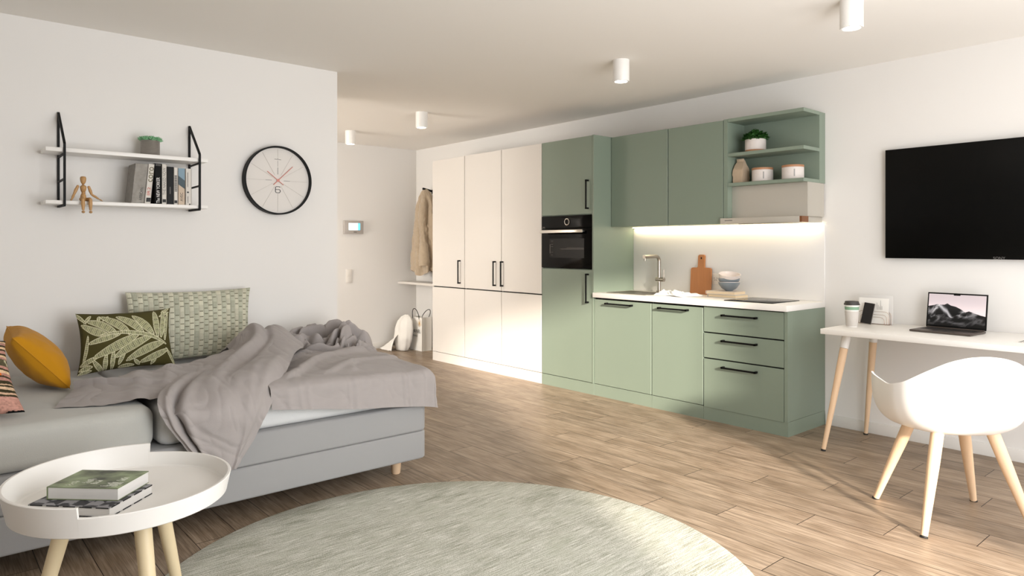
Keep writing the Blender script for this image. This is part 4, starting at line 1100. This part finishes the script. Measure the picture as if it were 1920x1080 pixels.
# flat cover over the right half, hanging over the front edge
XX = [1.26, 1.5, 1.7, 1.9, 2.06, 2.16, 2.188]
C = [[(x, y, z) for x, y, z in zip(XX, [4.22, 4.22, 4.3, 4.4, 4.42, 4.42, 4.42], [.60, .60, .60, .60, .595, .585, .53])],
     y_(4.1, XX, [.61, .61, .61, .61, .605, .59, .53]),
     y_(3.8, XX, [.615, .62, .635, .635, .625, .60, .53]),
     y_(3.5, XX, [.62, .62, .64, .63, .615, .595, .50]),
     y_(3.26, XX, [.622, .618, .612, .603, .592, .582, .46]),
     [(x, 3.178, z) for x, z in zip(XX, [.60, .592, .585, .578, .568, .555, .43])],
     [(x, 3.165, z) for x, z in zip(XX, [.55, .53, .51, .49, .48, .46, .40])],
     [(x, 3.158, z) for x, z in zip(XX, [.502, .470, .440, .418, .398, .380, .372])]]
FC = [([(1.42, 3.30), (1.62, 3.52), (1.85, 3.66), (2.02, 3.70)], .026, .030), ([(1.62, 3.30), (1.84, 3.45), (2.12, 3.52)], .013, .026),
      ([(1.36, 3.50), (1.50, 3.68), (1.66, 3.76)], .026, .032), ([(1.88, 3.72), (2.10, 3.66), (2.2, 3.60)], .012, .022), ([(1.75, 3.30), (1.80, 3.40)], .008, .02)]
CK = [(.06, .012, .9), (.10, .006, 1), (.13, .007, .9), (.30, .006, .5), (.33, .01, .6), (.47, .008, .5), (.58, .006, .7), (.61, .006, .5), (.74, .012, .5), (.86, .008, .6)]
def dC(u, v, p):
    d = folds(p, FC)
    if v > .60:
        k = min(1, (v-.60)*5)
        for c0, w_, a_ in CK: d += .006*a_*math.exp(-((u-c0+.02*(1-v))/w_)**2)*k
        d += .003*math.sin(u*22+1.5*math.sin(u*9))*k
    return d
surf(g, C, 190, 170, dC, .0035)
# tongue spread to the left
T_ = [[(.60, 3.80, .594), (.73, 3.85, .602), (.87, 3.89, .606), (1.0, 3.90, .612), (1.13, 3.92, .63), (1.36, 4.06, .66)],
      [(.57, 3.74, .605), (.70, 3.78, .622), (.85, 3.80, .630), (1.0, 3.82, .640), (1.15, 3.86, .66), (1.36, 3.96, .68)],
      [(.54, 3.66, .605), (.66, 3.66, .63), (.80, 3.66, .64), (.95, 3.68, .655), (1.1, 3.74, .66), (1.32, 3.8, .69)],
      [(.50, 3.56, .598), (.62, 3.50, .61), (.75, 3.45, .615), (.88, 3.45, .63), (1.02, 3.5, .65), (1.22, 3.6, .68)],
      [(.45, 3.449, .586), (.58, 3.37, .588), (.70, 3.32, .589), (.82, 3.30, .592), (.98, 3.36, .61), (1.12, 3.45, .62)]]
def dT(u, v, p):
    # fold line from the left tip to the lower right
    ln = (p.y-3.74) + .95*(p.x-.57)
    d = .034*math.exp(-(ln/(.045 if ln > 0 else .014))**2)*max(0, 1-u*1.1)
    d += .02*math.exp(-((p.x-1.02-.3*(p.y-3.9))/.035)**2) * (1 if p.y > 3.7 else .4)
    d += .014*math.exp(-((p.x-.86-.2*(p.y-3.9))/.05)**2)
    return d
surf(g, T_, 160, 120, dT, .005)
# lump and sheet falling over the front edge
B = [[(1.30, 4.20, .60), (1.38, 4.21, .62), (1.46, 4.21, .64), (1.55, 4.21, .65), (1.66, 4.25, .63), (1.74, 4.25, .60)],
     [(1.36, 4.05, .68), (1.43, 4.03, .765), (1.50, 4.03, .79), (1.58, 4.03, .79), (1.66, 4.04, .775), (1.74, 4.0, .70)],
     [(1.27, 3.84, .64), (1.35, 3.84, .70), (1.44, 3.84, .745), (1.53, 3.84, .75), (1.62, 3.83, .735), (1.70, 3.80, .68)],
     [(1.009, 3.62, .645), (1.108, 3.62, .665), (1.225, 3.62, .679), (1.361, 3.62, .692), (1.489, 3.62, .699), (1.575, 3.62, .685)],
     [(.837, 3.32, .622), (.903, 3.31, .640), (.993, 3.30, .644), (1.135, 3.30, .660), (1.299, 3.30, .665), (1.392, 3.31, .640)],
     [(.775, 3.145, .585), (.83, 3.13, .582), (.915, 3.125, .569), (1.048, 3.12, .560), (1.176, 3.12, .541), (1.237, 3.12, .520)],
     [(.828, 3.135, .484), (.869, 3.12, .466), (.933, 3.11, .443), (1.056, 3.105, .433), (1.125, 3.11, .409), (1.168, 3.115, .396)],
     [(.895, 3.13, .376), (.945, 3.12, .350), (.990, 3.11, .315), (1.04, 3.105, .280), (1.065, 3.11, .285), (1.085, 3.115, .275)]]
def dB(u, v, p):
    k = min(1, max(0, (v-.45)*5))
    d = -.035*math.exp(-((u-.235)/.035)**2)*k + .016*math.exp(-((u-.13)/.05)**2)*k + .014*math.exp(-((u-.33)/.06)**2)*k
    d += .010*math.sin(u*9+v*3)*k + .008*math.exp(-((u-.62-.15*v)/.03)**2)*k
    d += .012*math.exp(-((u-.80)/.05)**2)*k
    k2 = 1-k; d += k2*.022*math.exp(-((u-.35-.2*v)/.07)**2) - k2*.02*math.exp(-((u-.55)/.05)**2)
    return d
surf(g, B, 160, 210, dB, .0045)
# crumpled pile at the back
rows = []
for j in range(170):
    Y = 3.70 + .76*j/169; r = []
    for i in range(150):
        X = 1.62 + .66*i/149
        top = np.interp(X, [1.62, 1.73, 1.85, 1.955, 2.06, 2.14, 2.19, 2.25, 2.30], [.60, .66, .685, .705, .725, .73, .69, .62, .53])
        fy = np.interp(Y, [3.70, 3.80, 3.92, 4.05, 4.3, 4.46], [.0, .35, .72, 1, .8, .15]); fy = fy*fy*(3-2*fy)
        h = max(0, top-.60)*fy
        wx = nz(X*5, Y*5, 3)*.10; wy = nz(X*5+9, Y*5, 5)*.10
        wx *= 1.3; wy *= 1.3
        b1 = bil((X+wx)*3.2, (Y+wy)*15, 6); b2 = bil((X+wx)*9+3, (Y+wy)*22, 8)
        env = min(1, h/.05)
        z = .598 + h + env*(.115*(b1-.60) + .055*(b2-.6))
        r1_ = b1
        z = max(z, .584)
        if X > 2.17: z -= (X-2.17)*.5
        r.append(V((X+wx*.15*env, Y-env*.03*r1_, z)))
    rows.append(r)
g.grid(rows)
for f in g.b.faces: f.normal_update()
bt = thing('blanket', 'rumpled grey cotton blanket spread over the bed and hanging over its front', 'blanket', (1.3, 3.8, .58))
obj('blanket_cloth', g, 'blanket', bt, smooth=180, fix=False)
# ------------------------------------------------------------------ cushions
def pillow(name, label, corners, thick, colfn, m, nu=60, nv=40, pinch=.06, relief=None, group=None, seam=None, backthick=None):
    """corners BL, BR, TR, TL seen from the front; front normal = (BR-BL)x(TL-BL)"""
    BL, BR, TR, TL = [V(c) for c in corners]
    U = np.linspace(-1, 1, nu); Q = np.linspace(-1, 1, nv)
    n = (BR-BL).cross(TL-BL).normalized(); ctr = (BL+BR+TR+TL)/4
    def pos(u, q, side):
        # pinch edges inwards between the corners
        pu = u*(1-pinch*(1-q*q)*abs(u)**3*1.0); pq = q*(1-pinch*1.2*(1-u*u)*abs(q)**3)
        a, b_ = (pu+1)/2, (pq+1)/2
        p = (BL*(1-a)+BR*a)*(1-b_) + (TL*(1-a)+TR*a)*b_
        f = ((1-u*u)**.5*(1-q*q)**.5)**.85
        t_ = thick if side > 0 else (backthick or thick)
        h = t_*f + (.006*noise.noise(p*9)+.004*noise.noise(p*23))*min(1, f*3)
        return p + n*h*side
    t = thing(name, label, 'cushion', ctr - V((0, 0, (ctr.z-min(c[2] for c in corners)))), group)
    for side, nm in ((1, 'front_cover'), (-1, 'back_cover')):
        P3 = np.zeros((nv, nu, 3)); 
        for j, q in enumerate(Q):
            for i, u in enumerate(U): P3[j, i] = pos(u, q, side)
        UU, QQ = np.meshgrid((U+1)/2, (Q+1)/2)
        if relief is not None and side > 0:
            d = relief(UU, QQ); edge = np.clip((1-np.abs(UU*2-1))*12, 0, 1)*np.clip((1-np.abs(QQ*2-1))*12, 0, 1)
            P3 += np.array(n)[None, None]*(d*edge)[..., None]
        if colfn is not None: o = color_grid(P3, colfn(UU, QQ, side), M[m], nm, t, flip=side < 0)
        else:
            g = G(); g.grid([[V(p) for p in r] for r in P3]); o = obj(nm, g, m, t, smooth=180)
    if seam:
        g = G(); E_ = [pos(u, -1, 1) for u in np.linspace(-1, 1, 30)] + [pos(1, q, 1) for q in np.linspace(-1, 1, 30)[1:]] + [pos(u, 1, 1) for u in np.linspace(1, -1, 30)[1:]] + [pos(-1, q, 1) for q in np.linspace(1, -1, 30)[1:]]
        g.tube(E_, seam, 6); obj('seam', g, m, t, smooth=180)
    return t
# woven pale green cushion
def weave_cell(U, Q):
    nx_, ny_ = 26, 12
    x = U*nx_; k = np.floor(x); y = Q*ny_ + (k % 2)*.5; j = np.floor(y); return x-k, y-j, k, j
def c_weave(U, Q, side):
    if side < 0: return np.zeros(U.shape+(3,))+lin('#c0bfac')
    fx_, fy_, k, j = weave_cell(U, Q)
    rs = np.sin(k*12.9898+j*78.233)*43758.5453; rs = rs-np.floor(rs)
    tone = .88+.24*rs
    alt = (k % 2)
    base = lin('#d0cdb8')*(1-alt[..., None]) + lin('#bbbca8')*alt[..., None]
    strand = .93+.10*np.sin(fx_*2*PI*3)
    c = base*(tone*strand)[..., None]
    top_shade = ((fy_ > .88) & (fx_ > .15) & (fx_ < .95) & (rs > .25))  # small shadows at the cell tops, painted into the weave colour
    side_ = (fx_ < .10)
    c = np.where(side_[..., None], c*.82, c); c = np.where(top_shade[..., None], lin('#6a6752'), c); return c
def r_weave(U, Q):
    fx_, fy_, k, j = weave_cell(U, Q)
    return .0045*(np.sin(np.clip(fx_, 0, 1)*PI)**.5)*(.45+.55*(fy_ < .85)) * (1 - .5*np.clip((fy_-.8)/.2, 0, 1))
pillow('cushion', 'long pale green woven cushion leaning on the wall behind the leaf cushion', [(.905, 4.335, .59), (1.590, 4.32, .596), (1.624, 4.42, .995), (.919, 4.425, .995)], .062, c_weave, 'painted', 360, 200, .05, r_weave, backthick=.05)
# leaf cushion
def cvt(x, y): return ((x-548)/(1240-548 + (y-262)*.06), 1-((y-(262-44*(x-545)/690))/(436-8*(x-545)/690)))
blades = []
def bl(b0, c0, t0, w_): blades.append((cvt(*b0), cvt(*c0), cvt(*t0), w_/690*(.90 if w_ >= 20 else .82)))
bl((640, 290), (620, 315), (585, 345), 12); bl((545, 270), (565, 305), (600, 350), 13); bl((700, 295), (690, 315), (690, 345), 12); bl((760, 295), (750, 310), (720, 335), 10)
bl((740, 690), (725, 640), (740, 572), 17); bl((785, 685), (780, 620), (790, 545), 16); bl((720, 690), (680, 660), (645, 610), 17)
bl((640, 655), (600, 655), (555, 672), 17); bl((640, 680), (600, 680), (552, 695), 12); bl((575, 620), (592, 540), (605, 440), 14); bl((560, 640), (610, 615), (680, 590), 18)
bl((830, 650), (840, 610), (872, 560), 15); bl((980, 655), (960, 640), (938, 618), 14); bl((1070, 650), (1090, 620), (1100, 585), 16); bl((940, 660), (880, 655), (830, 672), 12)
bl((1250, 640), (1240, 590), (1190, 530), 14)
bl((1140, 300), (1190, 270), (1225, 255), 12); bl((1160, 262), (1200, 240), (1222, 225), 12)
bl((1150, 450), (1178, 350), (1170, 245), 20); bl((1185, 470), (1200, 360), (1215, 265), 17); bl((1120, 450), (1110, 360), (1098, 255), 24)
bl((1200, 540), (1080, 600), (985, 640), 22); bl((1165, 490), (1010, 540), (885, 625), 27)
bl((1080, 435), (1010, 360), (935, 295), 27); bl((1060, 455), (900, 520), (800, 600), 27); bl((1000, 425), (920, 340), (820, 305), 27)
bl((960, 445), (820, 520), (650, 595), 29); bl((900, 435), (820, 350), (705, 300), 27); bl((830, 440), (720, 470), (612, 495), 20); bl((810, 440), (720, 350), (610, 335), 25); bl((750, 440), (660, 420), (565, 360), 26)
bl((1190, 500), (1000, 395), (700, 440), 15)
def c_leaf(U, Q, side):
    bg = lin('#48431f'); leafc = lin('#93946c'); creamc = lin('#ddd9b8')
    c = np.zeros(U.shape+(3,))+bg
    if side < 0: return c
    asp = 440/690
    for b0, c0, t0, w_ in blades:
        ts = np.linspace(0, 1, 22); px = (1-ts)**2*b0[0]+2*ts*(1-ts)*c0[0]+ts*ts*t0[0]; py = ((1-ts)**2*b0[1]+2*ts*(1-ts)*c0[1]+ts*ts*t0[1])*asp
        ln = np.hypot(px[-1]-px[0], py[-1]-py[0])
        box = (U > px.min()-w_*1.6) & (U < px.max()+w_*1.6) & (Q*asp > py.min()-w_*1.6) & (Q*asp < py.max()+w_*1.6)
        if not box.any(): continue
        u = U[box]; q = Q[box]*asp
        best = np.full(u.shape, 9.); bt_ = np.zeros(u.shape)
        for k in range(21):
            ax, ay, bx2, by2 = px[k], py[k], px[k+1], py[k+1]; dx, dy = bx2-ax, by2-ay
            f = np.clip(((u-ax)*dx+(q-ay)*dy)/(dx*dx+dy*dy+1e-12), 0, 1); d = np.hypot(u-ax-f*dx, q-ay-f*dy)
            m_ = d < best; best[m_] = d[m_]; bt_[m_] = (ts[k]+f[m_]/21)
        wd_ = w_*(.45+.75*np.sin(PI*np.clip(bt_, 0, 1)**.9)**.9)*np.where(bt_ > .97, .6, 1)
        e = best/wd_
        cc_ = c[box]
        s_along = bt_*ln
        dash = ((np.sin(s_along*330) > -.1) & (np.abs(((e*2.6) % 1)-.5) < .22) & (e < .72))
        dark = (np.sin(s_along*105+e*2) > .25) & (e < .72)
        lc = np.where(dark[:, None], leafc*.62, leafc); lc = np.where(dash[:, None], creamc*.95, lc)
        outl = 1-.0056/wd_
        cc_ = np.where((e < 1)[:, None], np.where((e > outl)[:, None], creamc, lc), cc_)
        c[box] = cc_
    return c
pillow('cushion', 'olive cushion printed with large cream outlined leaves', [(.642, 4.15, .592), (1.112, 4.15, .598), (1.118, 4.28, .905), (.655, 4.28, .901)], .075, c_leaf, 'painted', 420, 280, .09, backthick=.045)
# mustard cushion, seen along its seam
pillow('cushion', 'plain mustard yellow cushion leaning at the left edge of the photo', [(.345, 3.83, .845), (.560, 3.80, .597), (.58, 4.24, .60), (.36, 4.26, .86)], .085, None, 'yellow', 50, 50, .05, seam=.0022)
def c_stripe(U, Q, side):
    w_ = Q*1.0 + .12*(1-U) + .018*fbm2(U, Q, 21, 5, 5, 4)
    n = fbm2(U, Q, 8, 60, 60, 2)
    seq = [(.00, '#b98a7b'), (.16, '#37301c'), (.185, '#cda98c'), (.21, '#37301c'), (.25, '#d2b392'), (.29, '#37301c'), (.315, '#c9a888'), (.33, '#3b341e'), (.37, '#b58577'), (.41, '#3b341e'), (.435, '#b58577'), (.47, '#d8b893'), (.50, '#3b341e'), (.52, '#b58577'), (.55, '#57513a'), (.66, '#b58577'), (.69, '#d8b893'), (.72, '#37301c'), (.75, '#bd8d7e'), (.79, '#37301c'), (.82, '#d8b893'), (.86, '#37301c'), (.89, '#b58577'), (.93, '#d8b893'), (.96, '#37301c'), (1.0, '#b58577'), (1.04, '#37301c')]
    c = np.zeros(U.shape+(3,)); 
    for p, h in seq: c = np.where((w_ >= p)[..., None], lin(h), c)
    c = c*(1+.22*n)[..., None]
    or_ = (np.abs(w_-.45) < .016) & (U > .80) & (U < .90); c = np.where(or_[..., None], lin('#d06a20'), c)
    sw = (w_ > .56) & (w_ < .65) & (np.sin(U*60+Q*30+4*fbm2(U, Q, 3, 6, 6, 3)) > .75); c = np.where(sw[..., None], lin('#bdb592'), c)
    return np.clip(c, 0, 1)
pillow('cushion', 'striped pink, cream and dark olive cushion at the left edge of the photo', [(-.15, 3.32, .60), (.345, 3.37, .597), (.30, 3.60, .86), (-.2, 3.56, .90)], .085, c_stripe, 'painted', 260, 240, .08, backthick=.05)
